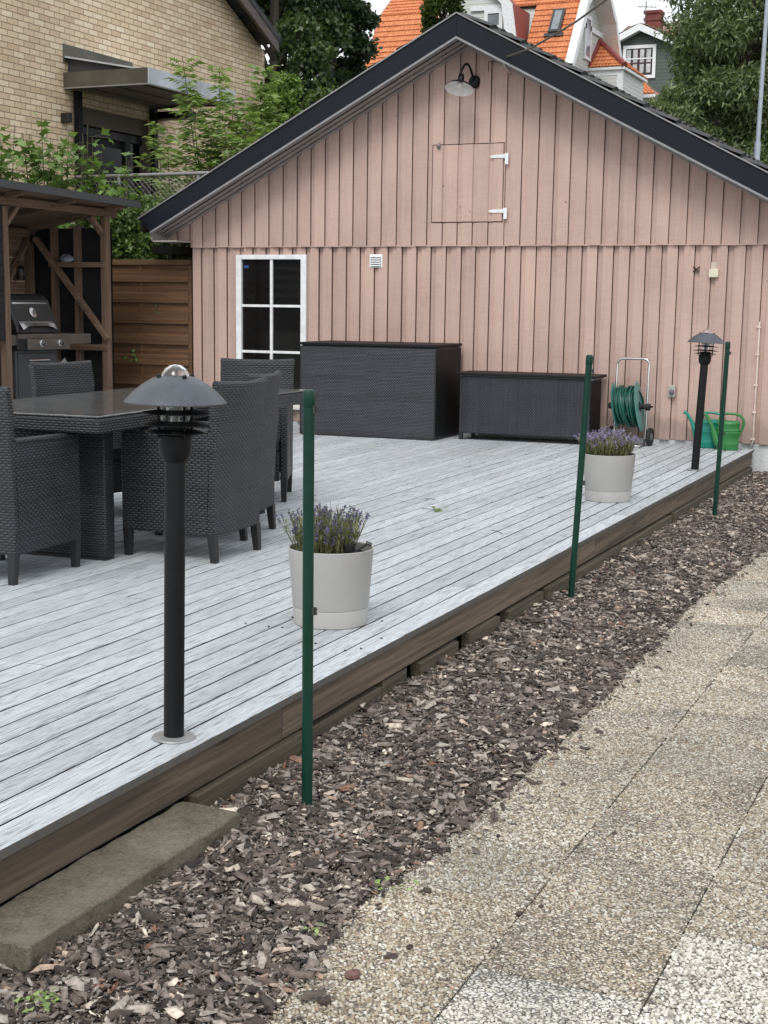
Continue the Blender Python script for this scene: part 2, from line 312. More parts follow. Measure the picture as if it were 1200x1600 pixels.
plain('green_coating', (0.003, 0.034, 0.021), 0.42, 0.0, 0.15, 12, spec=0.3)
plain('pot_plastic', (0.365, 0.36, 0.342), 0.48, 0.0, 0.04, 6)
plain('hose_plastic', (0.006, 0.078, 0.056), 0.38, 0.0, 0.25, 20)
plain('reel_plastic', (0.075, 0.235, 0.22), 0.4)
plain('rubber', (0.012, 0.012, 0.012), 0.75)
plain('can_green', (0.022, 0.165, 0.040), 0.35, 0.0, 0.06, 8)
plain('can_teal', (0.006, 0.20, 0.145), 0.35, 0.0, 0.06, 8)
plain('box_lid', (0.008, 0.0085, 0.0095), 0.55, 0.0, 0.2, 6, spec=0.2)
plain('chair_leg', (0.012, 0.0125, 0.014), 0.5)
plain('black_lid_enamel', (0.014, 0.014, 0.014), 0.4, 0, 0.3, 40)
plain('grill_steel', (0.17, 0.155, 0.14), 0.36, 0.75, 0.12, 9)
plain('grill_cabinet', (0.045, 0.048, 0.055), 0.45)
plain('canopy_metal', (0.115, 0.108, 0.088), 0.42, 0.45, 0.3, 2.5)
plain('canopy_zinc', (0.52, 0.55, 0.59), 0.42, 0.2, 0.25, 2.5)
plain('canopy_under', (0.12, 0.10, 0.085), 0.7)
plain('door_black', (0.006, 0.006, 0.007), 0.45, spec=0.2)
plain('door_pane', (0.004, 0.005, 0.004), 0.15, spec=0.2)
plain('red_sheet', (0.22, 0.045, 0.04), 0.5)
plain('red_brick', (0.17, 0.045, 0.035), 0.8, 0, 0.3, 6)
plain('maroon_paint', (0.05, 0.01, 0.015), 0.5)
plain('grey_frame', (0.03, 0.031, 0.034), 0.5)
plain('ivory_plastic', (0.62, 0.60, 0.46), 0.5)
plain('patch_paint', (0.52, 0.44, 0.38), 0.8, 0, 0.2, 60)
plain('white_pipe', (0.62, 0.52, 0.46), 0.55)
plain('blue_sticker', (0.02, 0.07, 0.24), 0.5)
plain('silver_badge', (0.42, 0.42, 0.42), 0.25, 0.9)
plain('gas_grey', (0.12, 0.12, 0.115), 0.5)
plain('rag', (0.5, 0.5, 0.5), 0.9)
plain('bag_blue', (0.16, 0.18, 0.22), 0.6, 0, 0.8, 22)
plain('cable_sheath', (0.10, 0.085, 0.07), 0.6)
plain('pole_grey', (0.36, 0.41, 0.47), 0.4, 0.3)
plain('iron_and_gap_dark', (0.02, 0.014, 0.012), 0.8)
plain('wall_felt', (0.13, 0.085, 0.070), 0.9)
plain('clamp_metal', (0.055, 0.065, 0.06), 0.45, 0.6)
def mat_tabletop():
    t = NT('smoked_glass'); v = t.coord(); n = t.noise(v, 130, 4, 0.8); b = t.noise(v, 2.5, 4)
    t.set(Base_Color=t.ramp(n, [(0.42, (0.060, 0.062, 0.062)), (0.62, (0.21, 0.212, 0.21))]), Roughness=t.ramp(b, [(0.3, 0.10), (0.7, 0.22)]), Coat_Weight=0.6, Coat_Roughness=0.06); MATS['smoked_glass'] = t.m
mat_tabletop()
def mat_glass():
    t = NT('clear_glass'); t.set(Base_Color=(0.95, 0.97, 0.97), Roughness=0.03, Transmission_Weight=1.0, IOR=1.45); MATS['clear_glass'] = t.m
    t = NT('reflector_bulb'); t.set(Base_Color=(0.8, 0.8, 0.78), Roughness=0.2, Metallic=0.5); MATS['reflector_bulb'] = t.m
mat_glass()
leafmat('tree_leaf_dark', (0.018, 0.034, 0.012), (0.075, 0.120, 0.040))
leafmat('tree_leaf_blackish', (0.014, 0.028, 0.013), (0.050, 0.085, 0.034))
leafmat('tree_leaf_mid', (0.022, 0.044, 0.014), (0.095, 0.150, 0.042))
leafmat('tree_leaf_light', (0.050, 0.095, 0.018), (0.165, 0.270, 0.055))
leafmat('willow_leaf', (0.042, 0.068, 0.028), (0.180, 0.235, 0.105))
leafmat('maple_leaf', (0.075, 0.140, 0.035), (0.210, 0.340, 0.100))
leafmat('elder_leaf', (0.095, 0.155, 0.045), (0.290, 0.400, 0.140))
leafmat('thuja_leaf', (0.020, 0.042, 0.008), (0.085, 0.125, 0.025))
leafmat('ivy_leaf', (0.035, 0.070, 0.020), (0.140, 0.215, 0.065))
leafmat('lavender_leaf', (0.075, 0.090, 0.038), (0.240, 0.250, 0.120), trans=0.15)
leafmat('lavender_flower', (0.12, 0.10, 0.19), (0.36, 0.31, 0.52), trans=0.1)
leafmat('lavender_flower_dark', (0.040, 0.036, 0.075), (0.150, 0.135, 0.250), trans=0.1)
plain('green_stem', (0.085, 0.09, 0.04), 0.7)
plain('dark_plastic', (0.013, 0.012, 0.014), 0.4)

# ------------------------------------------------------------------ geometry
def link(name, me, mat, parent=None, loc=None):
    o = bpy.data.objects.new(name, me); C.objects.link(o)
    if mat: me.materials.append(MATS[mat] if isinstance(mat, str) else mat)
    if parent: o.parent = parent
    if loc: o.location = loc
    return o
def boxuv(me):
    n = len(me.loops)
    if not n: return
    co = np.empty(len(me.vertices) * 3, 'f'); me.vertices.foreach_get('co', co); co = co.reshape(-1, 3)
    vi = np.empty(n, 'i'); me.loops.foreach_get('vertex_index', vi)
    nf = len(me.polygons); nr = np.empty(nf * 3, 'f'); me.polygons.foreach_get('normal', nr); nr = np.abs(nr.reshape(-1, 3))
    tot = np.empty(nf, 'i'); me.polygons.foreach_get('loop_total', tot)
    ax = np.repeat(nr.argmax(1), tot); c = co[vi]
    uv = np.stack([np.where(ax == 0, c[:, 1], c[:, 0]), np.where(ax == 2, c[:, 1], c[:, 2])], 1).astype('f')
    me.uv_layers.new(name='UVMap'); me.uv_layers[0].data.foreach_set('uv', uv.ravel())
class MB:
    def __init__(s): s.V = []; s.F = []; s.m = None
    def add(s, v, f):
        k = len(s.V); s.V += [tuple(map(float, q)) for q in v]; s.F += [tuple(i + k for i in q) for q in f]; return s
    def box(s, x0, x1, y0, y1, z0, z1):
        v = [(x, y, z) for z in (z0, z1) for y in (y0, y1) for x in (x0, x1)]
        return s.add(v, [(0, 2, 3, 1), (4, 5, 7, 6), (0, 1, 5, 4), (2, 6, 7, 3), (0, 4, 6, 2), (1, 3, 7, 5)])
    def bar(s, a, b, w, h, up=(0, 0, 1)):
        a, b = Vector(a), Vector(b); d = (b - a).normalized(); u = Vector(up)
        if abs(d.dot(u)) > 0.98: u = Vector((0, 1, 0))
        sx = d.cross(u).normalized(); sz = sx.cross(d).normalized()
        v = [p + sx * (i * w / 2) + sz * (j * h / 2) for p in (a, b) for i, j in ((-1, -1), (1, -1), (1, 1), (-1, 1))]
        return s.add(v, [(0, 1, 2, 3), (7, 6, 5, 4), (0, 4, 5, 1), (1, 5, 6, 2), (2, 6, 7, 3), (3, 7, 4, 0)])
    def tube(s, pts, r, n=10, caps=True):
        pts = [Vector(p) for p in pts]; rs = r if isinstance(r, (list, tuple)) else [r] * len(pts)
        u = None; vs = []
        for i, p in enumerate(pts):
            d = (pts[min(i + 1, len(pts) - 1)] - pts[max(i - 1, 0)]).normalized()
            if u is None:
                u = Vector((0, 0, 1)) if abs(d.z) < 0.9 else Vector((1, 0, 0))
            u = (u - d * u.dot(d)).normalized(); w2 = d.cross(u)
            vs += [p + (u * math.cos(a) + w2 * math.sin(a)) * rs[i] for a in [2 * math.pi * k / n for k in range(n)]]
        f = [(i * n + k, i * n + (k + 1) % n, (i + 1) * n + (k + 1) % n, (i + 1) * n + k) for i in range(len(pts) - 1) for k in range(n)]
        if caps: f += [tuple(range(n))[::-1], tuple(range((len(pts) - 1) * n, len(pts) * n))]
        return s.add(vs, f)
    def lathe(s, prof, n=40, c=(0, 0, 0), axis='Z', sx=1.0, sy=1.0, close=False):
        vs = []
        for r, z in prof:
            for k in range(n):
                a = 2 * math.pi * k / n; x, y = r * math.cos(a) * sx, r * math.sin(a) * sy
                p = (x, y, z) if axis == 'Z' else ((z, x, y) if axis == 'X' else (x, z, y))
                vs.append((p[0] + c[0], p[1] + c[1], p[2] + c[2]))
        f = [(i * n + k, i * n + (k + 1) % n, (i + 1) * n + (k + 1) % n, (i + 1) * n + k) for i in range(len(prof) - 1) for k in range(n)]
        return s.add(vs, f)
    def prism(s, poly, ax, a, b):
        """poly: 2d points in the plane perpendicular to ax, extruded a..b"""
        def q(p, t): return {'X': (t, p[0], p[1]), 'Y': (p[0], t, p[1]), 'Z': (p[0], p[1], t)}[ax]
        n = len(poly); v = [q(p, a) for p in poly] + [q(p, b) for p in poly]
        return s.add(v, [tuple(range(n)), tuple(range(n, 2 * n))[::-1]] + [(i, i + n, (i + 1) % n + n, (i + 1) % n) for i in range(n)])
    def slab(s, pts, t):
        """pts: flat 3d polygon, thickened by t against its normal"""
        p = [Vector(q) for q in pts]; nrm = (p[1] - p[0]).cross(p[2] - p[0]).normalized(); n = len(p)
        return s.add(p + [q - nrm * t for q in p], [tuple(range(n)), tuple(range(n, 2 * n))[::-1]] + [((i + 1) % n, i, i + n, (i + 1) % n + n) for i in range(n)])
    def build(s, name, mat, parent=None, smooth=False, bevel=0.0, loc=None, fix=True):
        me = bpy.data.meshes.new(name); me.from_pydata(s.V, [], s.F); me.update()
        if fix:
            import bmesh
            bm = bmesh.new(); bm.from_mesh(me); bmesh.ops.recalc_face_normals(bm, faces=bm.faces); bm.to_mesh(me); bm.free()
        boxuv(me)
        if smooth:
            me.shade_smooth(); me.set_sharp_from_angle(angle=R(38))
        o = link(name, me, mat, parent, loc)
        if bevel:
            b = o.modifiers.new('bevel', 'BEVEL'); b.width = bevel; b.segments = 2; b.limit_method = 'ANGLE'; b.angle_limit = R(40)
        return o
def fast(name, V, F, mat, parent=None, smooth=False):
    me = bpy.data.meshes.new(name); V = np.asarray(V, 'f'); F = np.asarray(F, 'i'); k = F.shape[1]
    me.vertices.add(len(V)); me.vertices.foreach_set('co', V.ravel())
    me.loops.add(F.size); me.loops.foreach_set('vertex_index', F.ravel())
    me.polygons.add(len(F)); me.polygons.foreach_set('loop_start', np.arange(0, F.size, k, dtype='i')); me.polygons.foreach_set('loop_total', np.full(len(F), k, 'i'))
    me.update(calc_edges=True); me.validate()
    if smooth: me.shade_smooth()
    return link(name, me, mat, parent)
def rotmats(n, tilt=math.pi, base=None):
    """n random rotations: yaw free, pitch and roll within tilt"""
    a = rng.uniform(0, 2 * np.pi, n); b = rng.uniform(-tilt, tilt, n); c = rng.uniform(-tilt, tilt, n)
    ca, sa, cb, sb, cc, sc = np.cos(a), np.sin(a), np.cos(b), np.sin(b), np.cos(c), np.sin(c)
    Z = np.zeros((n, 3, 3)); Z[:, 0, 0] = ca; Z[:, 0, 1] = -sa; Z[:, 1, 0] = sa; Z[:, 1, 1] = ca; Z[:, 2, 2] = 1
    X = np.zeros((n, 3, 3)); X[:, 0, 0] = 1; X[:, 1, 1] = cb; X[:, 1, 2] = -sb; X[:, 2, 1] = sb; X[:, 2, 2] = cb
    Y = np.zeros((n, 3, 3)); Y[:, 1, 1] = 1; Y[:, 0, 0] = cc; Y[:, 0, 2] = sc; Y[:, 2, 0] = -sc; Y[:, 2, 2] = cc
    return Z @ X @ Y
def scatter(tv, tf, pos, rot, scale):
    """copies of a template mesh: arrays of positions, rotations, scales (n or n x 3)"""
    tv = np.asarray(tv, float); tf = np.asarray(tf); n = len(pos); scale = np.asarray(scale, float)
    if scale.ndim == 1: scale = scale[:, None]
    v = tv[None] * scale[:, None, :] ; v = np.einsum('nij,nkj->nki', rot, v) + np.asarray(pos)[:, None, :]
    f = tf[None] + (np.arange(n) * len(tv))[:, None, None]
    return v.reshape(-1, 3), f.reshape(-1, tf.shape[1])
LEAF_V = [(0, 0, 0), (0.34, 0.45, 0.08), (0, 1, -0.05), (-0.34, 0.45, 0.08)]; LEAF_F = [(0, 1, 2, 3)]
LANCE_V = [(0, 0, 0), (0.16, 0.4, 0.04), (0, 1, -0.12), (-0.16, 0.4, 0.04)]
MAPLE_V = [(0, 0, 0), (0.5, 0.12, .03), (0.3, 0.32, 0), (0.62, 0.62, -.04), (0.2, 0.62, 0.02), (0, 1.05, -.06), (-0.2, 0.62, .02), (-0.62, 0.62, -.04), (-0.3, 0.32, 0), (-0.5, 0.12, .03)]
MAPLE_F = [(0, 1, 2, 0), (0, 2, 3, 4), (0, 4, 5, 6), (0, 6, 7, 8)]
def thing(name, label, cat, loc=(0, 0, 0), rz=0.0, group=None):
    o = bpy.data.objects.new(name, None); C.objects.link(o); o.location = loc; o.rotation_euler = (0, 0, rz)
    o['label'] = label; o['category'] = cat
    if group: o['group'] = group
    o.empty_display_size = 0.2
    return o
def tag(o, label, cat, group=None):
    o['label'] = label; o['category'] = cat
    if group: o['group'] = group
    return o
def struct(o, kind='structure'): o['kind'] = kind; return o
def copy_tree(o, parent=None):
    c = o.copy(); C.objects.link(c); c.parent = parent
    for ch in list(o.children): copy_tree(ch, c)
    return c

# ================================================================== SETTING
GZ = -0.235
m = MB(); m.add([(-600, -200, -0.30), (600, -200, -0.30), (600, 900, -0.30), (-600, 900, -0.30)], [(0, 1, 2, 3)])
struct(m.build('ground', 'earth'))
# paving of 40 cm slabs with pebbles set in them
V = []; m = MB(); mw = MB()
xs = [-1.435 + 0.3975 * i for i in range(13)]; ys = [3.02 - 0.4 * 7 + 0.4 * i for i in range(42)]
for i, x in enumerate(xs):
    for j, y in enumerate(ys):
        q = mw if (i, round(y, 2)) in ((1, 2.62), (2, 3.02), (2, 2.62), (3, 2.62), (2, 2.22)) else m
        dz = [GZ + random.uniform(-0.0025, 0.0025) for _ in range(4)]; g = 0.0020; hh = 0.05; e = 0.0015
        x0, x1, y0, y1 = x + g, x + 0.3975 - g, y + g, y + 0.4 - g
        v = [(x0, y0, GZ - hh), (x1, y0, GZ - hh), (x1, y1, GZ - hh), (x0, y1, GZ - hh), (x0, y0, dz[0] - e), (x1, y0, dz[1] - e), (x1, y1, dz[2] - e), (x0, y1, dz[3] - e), (x0 + e, y0 + e, dz[0]), (x1 - e, y0 + e, dz[1]), (x1 - e, y1 - e, dz[2]), (x0 + e, y1 - e, dz[3])]
        q.add(v, [(0, 1, 5, 4), (1, 2, 6, 5), (2, 3, 7, 6), (3, 0, 4, 7), (4, 5, 9, 8), (5, 6, 10, 9), (6, 7, 11, 10), (7, 4, 8, 11), (8, 9, 10, 11)])
k = len(m.V); nm = len(m.F)
m.V += mw.V; m.F += [tuple(i + k for i in f) for f in mw.F]
pv = struct(m.build('paving', 'pebble_slab')); pv.data.materials.append(MATS['white_pebble_slab'])
mi = np.zeros(len(pv.data.polygons), 'i'); mi[nm:] = 1; pv.data.polygons.foreach_set('material_index', mi)
m = MB(); m.box(-1.6, 3.8, 0.2, 17, -0.29, GZ - 0.007); struct(m.build('paving_bed', 'joint_dirt'))
def pebbles():
    sp = 0.0098; X0, X1, Y0, Y1 = -1.425, 0.30, 1.9, 9.4
    gx_, gy_ = np.meshgrid(np.arange(X0, X1, sp), np.arange(Y0, Y1, sp * 0.92)); gx_ = gx_ + (np.arange(gx_.shape[0]) % 2)[:, None] * sp * 0.5
    n = gx_.size; x = gx_.ravel() + rng.normal(0, sp * 0.20, n); y = gy_.ravel() + rng.normal(0, sp * 0.20, n)
    fx = (x - xs[0]) % 0.3975; fy = (y - ys[0]) % 0.4; jx = np.minimum(fx, 0.3975 - fx); jy = np.minimum(fy, 0.4 - fy)
    wob = 0.0035 + 0.0025 * np.sin(x * 41 + y * 13)
    keep = (jx > wob) & (jy > wob) & (rng.random(n) < 0.93); x, y = x[keep], y[keep]; n = len(x)
    ci = np.floor((x - xs[0]) / 0.3975).astype(int); cj = np.round(ys[0] + 0.4 * np.floor((y - ys[0]) / 0.4), 2)
    white = np.zeros(n, bool)
    for i_, y_ in ((1, 2.62), (2, 3.02), (2, 2.62), (3, 2.62), (2, 2.22)): white |= (ci == i_) & (np.abs(cj - y_) < 0.01)
    sz = sp * rng.uniform(0.36, 0.64, n); sc = np.stack([sz * rng.uniform(0.85, 1.45, n), sz * rng.uniform(0.7, 1.05, n), sz * rng.uniform(0.35, 0.75, n)], 1)
    ring = lambda r_, z_, o_: [(r_ * math.cos(a), r_ * math.sin(a), z_) for a in [k * math.pi / 3 + o_ for k in range(6)]]
    tv = ring(1, -0.25, 0) + ring(0.78, 0.62, 0.3) + [(0.05, 0.0, 0.95)]; tf = [(i, (i + 1) % 6, (i + 1) % 6 + 6, i + 6) for i in range(6)] + [(12, 6, 7, 8), (12, 8, 9, 10), (12, 10, 11, 6)]
    pos = np.stack([x, y, np.full(n, GZ - 0.0005)], 1); rot = rotmats(n, 0.22)
    for nm, msk, mt in (('paving_pebbles', ~white, 'pebble'), ('white_pebbles', white, 'white_pebble')):
        v, f = scatter(tv, tf, pos[msk], rot[msk], sc[msk]); o = fast(nm, v, f, mt, smooth=True); o['kind'] = 'stuff'
pebbles()
# raised terrace behind the fence, hillside far behind
m = MB(); m.prism([(-40, 8.0), (-9.75, 8.0), (-9.75, 13.9), (-8.55, 13.9), (-8.55, 24), (-40, 24)], 'Z', -0.3, 1.25); struct(m.build('terrace_bank', 'terrace_bounce'))
gx, gy = np.meshgrid(np.linspace(-90, 60, 40), np.linspace(22, 160, 40)); tt = np.clip((gy - 22) / 22, 0, 1); gz = -0.28 + (3 * tt**2 - 2 * tt**3) * 4.6 + np.clip(gy - 44, 0, 200) * 0.05
Vh = np.stack([gx, gy, gz], -1).reshape(-1, 3); Fh = [(j * 40 + i, j * 40 + i + 1, (j + 1) * 40 + i + 1, (j + 1) * 40 + i) for j in range(39) for i in range(39)]
struct(fast('hillside', Vh, Fh, 'earth', smooth=True))
# bark mulch strip
def edge_x(y):
    return float(np.interp(y, [1.0, 2.6, 2.9, 3.2, 3.5, 3.9, 4.8, 6.3, 7.5, 8.3, 9.1, 10.5, 13.6], [-1.32, -1.35, -1.40, -1.42, -1.405, -1.37, -1.365, -1.40, -1.43, -1.39, -1.36, -1.36, -1.38])) + 0.008 * math.sin(y * 9.3) + 0.007 * math.sin(y * 23)
m = MB(); ny = 90; yy = [1.0 + (13.65 - 1.0) * i / ny for i in range(ny + 1)]
v = []
for y in yy:
    e = edge_x(y)
    v += [(-2.6, y, GZ - 0.01), (-2.0, y, GZ + 0.012), (-1.7, y, GZ + 0.014), (e - 0.02, y, GZ + 0.004), (e + 0.06, y, GZ - 0.01)]
m.add(v, [(i * 5 + k, i * 5 + k + 1, (i + 1) * 5 + k + 1, (i + 1) * 5 + k) for i in range(ny) for k in range(4)])
m.build('mulch_bed', 'mulch_base')['kind'] = 'structure'
def chips():
    out = []
    def lay(y0, y1, n, lmin, lmax, pw, wr, tr, tilt, zo, pile):
        y = rng.uniform(y0, y1, n); ex = np.array([edge_x(q) for q in y]); u = rng.uniform(0, 1, n)
        x = -2.13 + u * (ex + 2.13) + np.where(rng.random(n) < 0.12, np.abs(rng.normal(0, 0.06, n)), 0)
        l = lmin + (lmax - lmin) * rng.random(n) ** pw; wd = l * rng.uniform(wr[0], wr[1], n); th = np.clip(np.minimum(wd * 0.9, l * rng.uniform(tr[0], tr[1], n)), 0.0012, 0.012)
        prof = 0.020 * np.clip((ex + 0.03 - x) / 0.25, 0.0, 1)
        z = GZ + prof + zo + rng.uniform(-0.003, pile, n) + 0.011 * np.sin(x * 17 + y * 9) * np.sin(y * 7) * np.clip((ex - x) / 0.2, 0, 1)
        out.append((np.stack([x, y, z], 1), rotmats(n, tilt), np.stack([wd, l, th], 1)))
    for y0, y1, ds, dm, dl in ((1.3, 4.4, 15000, 4600, 330), (4.4, 6.8, 9000, 4200, 300), (6.8, 9.6, 4200, 4000, 260), (9.6, 13.6, 1500, 3600, 200)):
        A_ = (y1 - y0) * 0.85
        lay(y0, y1, int(A_ * ds), 0.004, 0.013, 1.5, (0.3, 0.8), (0.15, 0.4), 0.5, 0.0, 0.007)      # crumbs and shreds
        lay(y0, y1, int(A_ * dm), 0.012, 0.036, 1.4, (0.22, 0.58), (0.08, 0.22), 0.42, 0.002, 0.009)   # flakes
        lay(y0, y1, int(A_ * dl), 0.036, 0.075, 1.6, (0.16, 0.45), (0.06, 0.20), 0.26, 0.006, 0.009)   # large pieces
        lay(y0, y1, int(A_ * dl * 1.2), 0.025, 0.07, 1.3, (0.06, 0.14), (0.06, 0.12), 0.35, 0.007, 0.010)   # slivers
    pos = np.concatenate([o[0] for o in out]); rot = np.concatenate([o[1] for o in out]); sc = np.concatenate([o[2] for o in out])
    tv = [(-.5, -.4, 0), (0.1, -.55, 0), (.5, -.3, 0), (.42, .35, 0), (0.0, .5, 0), (-.45, .3, 0), (-.38, -.3, 1), (0.1, -.42, 1.15), (.4, -.2, .9), (.32, .28, 1), (0, .4, 1.2), (-.33, .22, .9)]
    n6 = 6
    tf = [(i, (i + 1) % 6, (i + 1) % 6 + 6, i + 6) for i in range(6)] + [(6, 7, 8, 9), (6, 9, 10, 11)]
    v, f = scatter(tv, tf, pos, rot, sc)
    # jitter every corner a little so that no two chips are alike
    v += rng.normal(0, 1, v.shape) * np.repeat(sc[:, 1] * 0.05, 12)[:, None]
    o = fast('bark_mulch', v, f, 'chip'); o['kind'] = 'stuff'
chips()

# ================================================================== DECK
dk = thing('wooden_deck', 'whitewashed timber deck running from the foreground to the pink garage', 'deck', (-2.12, 0, 0))
m = MB(); x = 0.0; W = 0.0972; gap = 0.0093
while x > -7.6:
    y = -0.6; first = True
    if x <= -5.9 and False: pass
    cuts = [-0.6]; c = random.uniform(0.6, 4.8)
    while c < 13.2: cuts.append(c); c += random.choice((3.6, 4.2, 4.8)) + random.uniform(-0.1, 0.1)
    cuts.append(13.575)
    for a, b in zip(cuts, cuts[1:]):
        dx = random.uniform(-0.0008, 0.0008); dz = random.uniform(-0.0006, 0.0004)
        x1, x0 = x + dx, x - W + dx; e = 0.003
        a2, b2 = a + 0.0008, b - 0.0008
        pr = [(x0, -0.028), (x1, -0.028), (x1, -e), (x1 - e, 0), (x0 + e, 0), (x0, -e)]
        # long boards get a few cross cuts so they can bow slightly
        n = 4; vs = []; fs = []
        for i in range(n + 1):
            yy_ = a2 + (b2 - a2) * i / n; wob = random.uniform(-0.001, 0.001); vs += [(p[0] + wob, yy_, p[1] + dz) for p in pr]
        for i in range(n): fs += [(i * 6 + k, i * 6 + (k + 1) % 6, (i + 1) * 6 + (k + 1) % 6, (i + 1) * 6 + k) for k in range(6)]
        fs += [tuple(range(6)), tuple(range(n * 6, n * 6 + 6))[::-1]]
        m.add(vs, fs)
    x -= W + gap
fb = m.build('floorboards', 'deck', dk); fb.data.materials.append(MATS['board_gap_shade'])
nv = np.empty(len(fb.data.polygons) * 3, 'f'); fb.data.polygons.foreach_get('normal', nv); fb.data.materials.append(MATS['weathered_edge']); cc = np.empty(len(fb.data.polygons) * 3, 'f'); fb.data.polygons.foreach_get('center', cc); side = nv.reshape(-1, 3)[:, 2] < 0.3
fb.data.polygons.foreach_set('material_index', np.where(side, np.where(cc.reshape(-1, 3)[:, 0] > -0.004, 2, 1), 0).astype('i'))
m = MB()
for a, b in ((-0.6, 4.15), (4.153, 8.1), (8.103, 10.32), (10.323, 13.56)): m.box(-0.042, -0.012, a, b, -0.145 + random.uniform(-.002, .002), -0.0295)
m.build('fascia_board', 'fascia_wood', dk, bevel=0.002)
m = MB(); m.box(-7.6, -0.06, -0.6, 13.56, -0.3, -0.06); m.build('joists', 'black_boards', dk)
for a, b, dx, dz in ((3.56, 4.30, .018, 0), (4.34, 4.98, .0, -.012), (5.0, 5.25, -.006, 0), (5.36, 5.80, .012, -.004), (5.95, 6.35, .016, 0), (6.5, 7.05, .012, -.006), (7.12, 8.6, .02, -.004), (8.64, 10.1, .016, -.008), (10.15, 11.9, .02, 0), (11.95, 13.5, .016, -.004), (1.2, 2.4, 0, -.01)):
    m = MB(); m.box(-0.06 + dx, -0.008 + dx, a, b, -0.29, -0.152 + dz); m.build('sleeper', 'sleeper_wood', dk, bevel=0.004)
# concrete step by the deck edge
def rough_box(x0, x1, y0, y1, z0, z1, n=(5, 26, 3), amp=0.004):
    nx, ny_, nz_ = n; V = []; F = []; idx = {}
    def vid(i, j, k):
        if (i, j, k) not in idx:
            idx[(i, j, k)] = len(V); fx, fy, fz = i / nx, j / ny_, k / nz_
            V.append((x0 + (x1 - x0) * fx + random.gauss(0, amp), y0 + (y1 - y0) * fy + random.gauss(0, amp), z0 + (z1 - z0) * fz + random.gauss(0, amp * 0.5)))
        return idx[(i, j, k)]
    for i in range(nx):
        for j in range(ny_):
            F.append((vid(i, j, nz_), vid(i + 1, j, nz_), vid(i + 1, j + 1, nz_), vid(i, j + 1, nz_)))
    for j in range(ny_):
        for k in range(nz_):
            F.append((vid(nx, j, k), vid(nx, j + 1, k), vid(nx, j + 1, k + 1), vid(nx, j, k + 1))); F.append((vid(0, j, k), vid(0, j, k + 1), vid(0, j + 1, k + 1), vid(0, j + 1, k)))
    for i in range(nx):
        for k in range(nz_):
            F.append((vid(i, 0, k), vid(i + 1, 0, k), vid(i + 1, 0, k + 1), vid(i, 0, k + 1))); F.append((vid(i, ny_, k), vid(i, ny_, k + 1), vid(i + 1, ny_, k + 1), vid(i + 1, ny_, k)))
    m = MB(); m.add(V, F); return m
b = rough_box(-0.10, 0.10, -0.50, 0.49, -0.14, 0.082, amp=0.0026).build('concrete_block', 'mossy_concrete', None, True, 0.008, (-2.040, 3.02, GZ))
b.rotation_euler = (0, R(1.0), R(-0.6)); tag(b, 'long mossy concrete kerb block lying against the deck fascia', 'concrete block')

# ================================================================== GARAGE
YW = 13.62; XL, XR = -8.06, -1.90; ZJ = 1.837; RX, RZ = -4.985, 3.94; SL = 0.5205; YB = 13.22; YE = 20.5
GA = thing('garage', 'pink board clad garage with a dark gabled roof', 'garage', (-5, YW, 0))
gl = Vector((5, -YW, 0))
def gb(m, *a, **k): return m.build(*a, parent=GA, loc=gl, **k)
def roof_z(x, base): return base - SL * abs(x - RX)
winx0, winx1, winz0, winz1 = -7.525, -6.715, 0.235, 1.755
def cols(x0, x1, pitch, seed):
    r = random.Random(seed); x = x0; out_ = []
    while x < x1 - 0.02: out_.append((x, min(x + pitch + r.uniform(-0.006, 0.006), x1))); x = out_[-1][1]
    return out_
m = MB()
# backing sheet round the window
m.box(XL, winx0, YW + 0.012, YW + 0.02, 0.046, ZJ); m.box(winx1, XR, YW + 0.012, YW + 0.02, 0.046, ZJ); m.box(winx0, winx1, YW + 0.012, YW + 0.02, 0.046, winz0); m.box(winx0, winx1, YW + 0.012, YW + 0.02, winz1, ZJ); gb(m, 'wall_felt', 'wall_felt'); m = MB()
GAPW = 0.0095
def under(m, x0, x1, z0, z1a, z1b, y, th=0.011):
    if x1 - x0 < 0.004: return
    m.add([(x0, y, z0), (x1, y, z0), (x1, y, z1b), (x0, y, z1a), (x0, y + th, z0), (x1, y + th, z0), (x1, y + th, z1b), (x0, y + th, z1a)], [(0, 1, 2, 3), (4, 7, 6, 5), (0, 4, 5, 1), (1, 5, 6, 2), (3, 2, 6, 7), (0, 3, 7, 4)])
cl_ = cols(XL, XR, 0.154, 1)
for (a, b), (a2, b2) in zip(cl_, cl_[1:] + [(XR, XR)]):
    u0, u1 = a + 0.098 + GAPW - 0.006, a2 + 0.004
    if u1 > winx0 and u0 < winx1:
        under(m, u0, min(u1, winx0), 0.047, ZJ, ZJ, YW); under(m, max(u0, winx1), u1, 0.047, ZJ, ZJ, YW); u0, u1 = max(u0, winx0), min(u1, winx1); under(m, u0, u1, 0.047, winz0, winz0, YW); under(m, u0, u1, winz1, ZJ, ZJ, YW)
    else: under(m, u0, u1, 0.047, ZJ, ZJ, YW)
under(m, XL, XL + 0.01, 0.047, ZJ, ZJ, YW)
def over(m, x0, x1, z0, z1a, z1b, y, th):
    v = []
    r = random.uniform(-0.0015, 0.0015); rl = random.uniform(-0.0022, 0.0022)
    th *= 1.3 if y == YW else 0.95; uc = 0.006 if x1 - x0 > 0.03 else 0.0
    for yy_ in (y, y - th + r):
        u = uc if yy_ == y else 0.0
        v += [(x0, yy_ , z0), (x1 - u, yy_ + (rl if yy_ != y else 0), z0), (x1 - u, yy_ + (rl if yy_ != y else 0), z1b), (x0, yy_, z1a)]
    m.add(v, [(0, 1, 2, 3), (4, 7, 6, 5), (0, 4, 5, 1), (1, 5, 6, 2), (2, 6, 7, 3), (3, 7, 4, 0)])
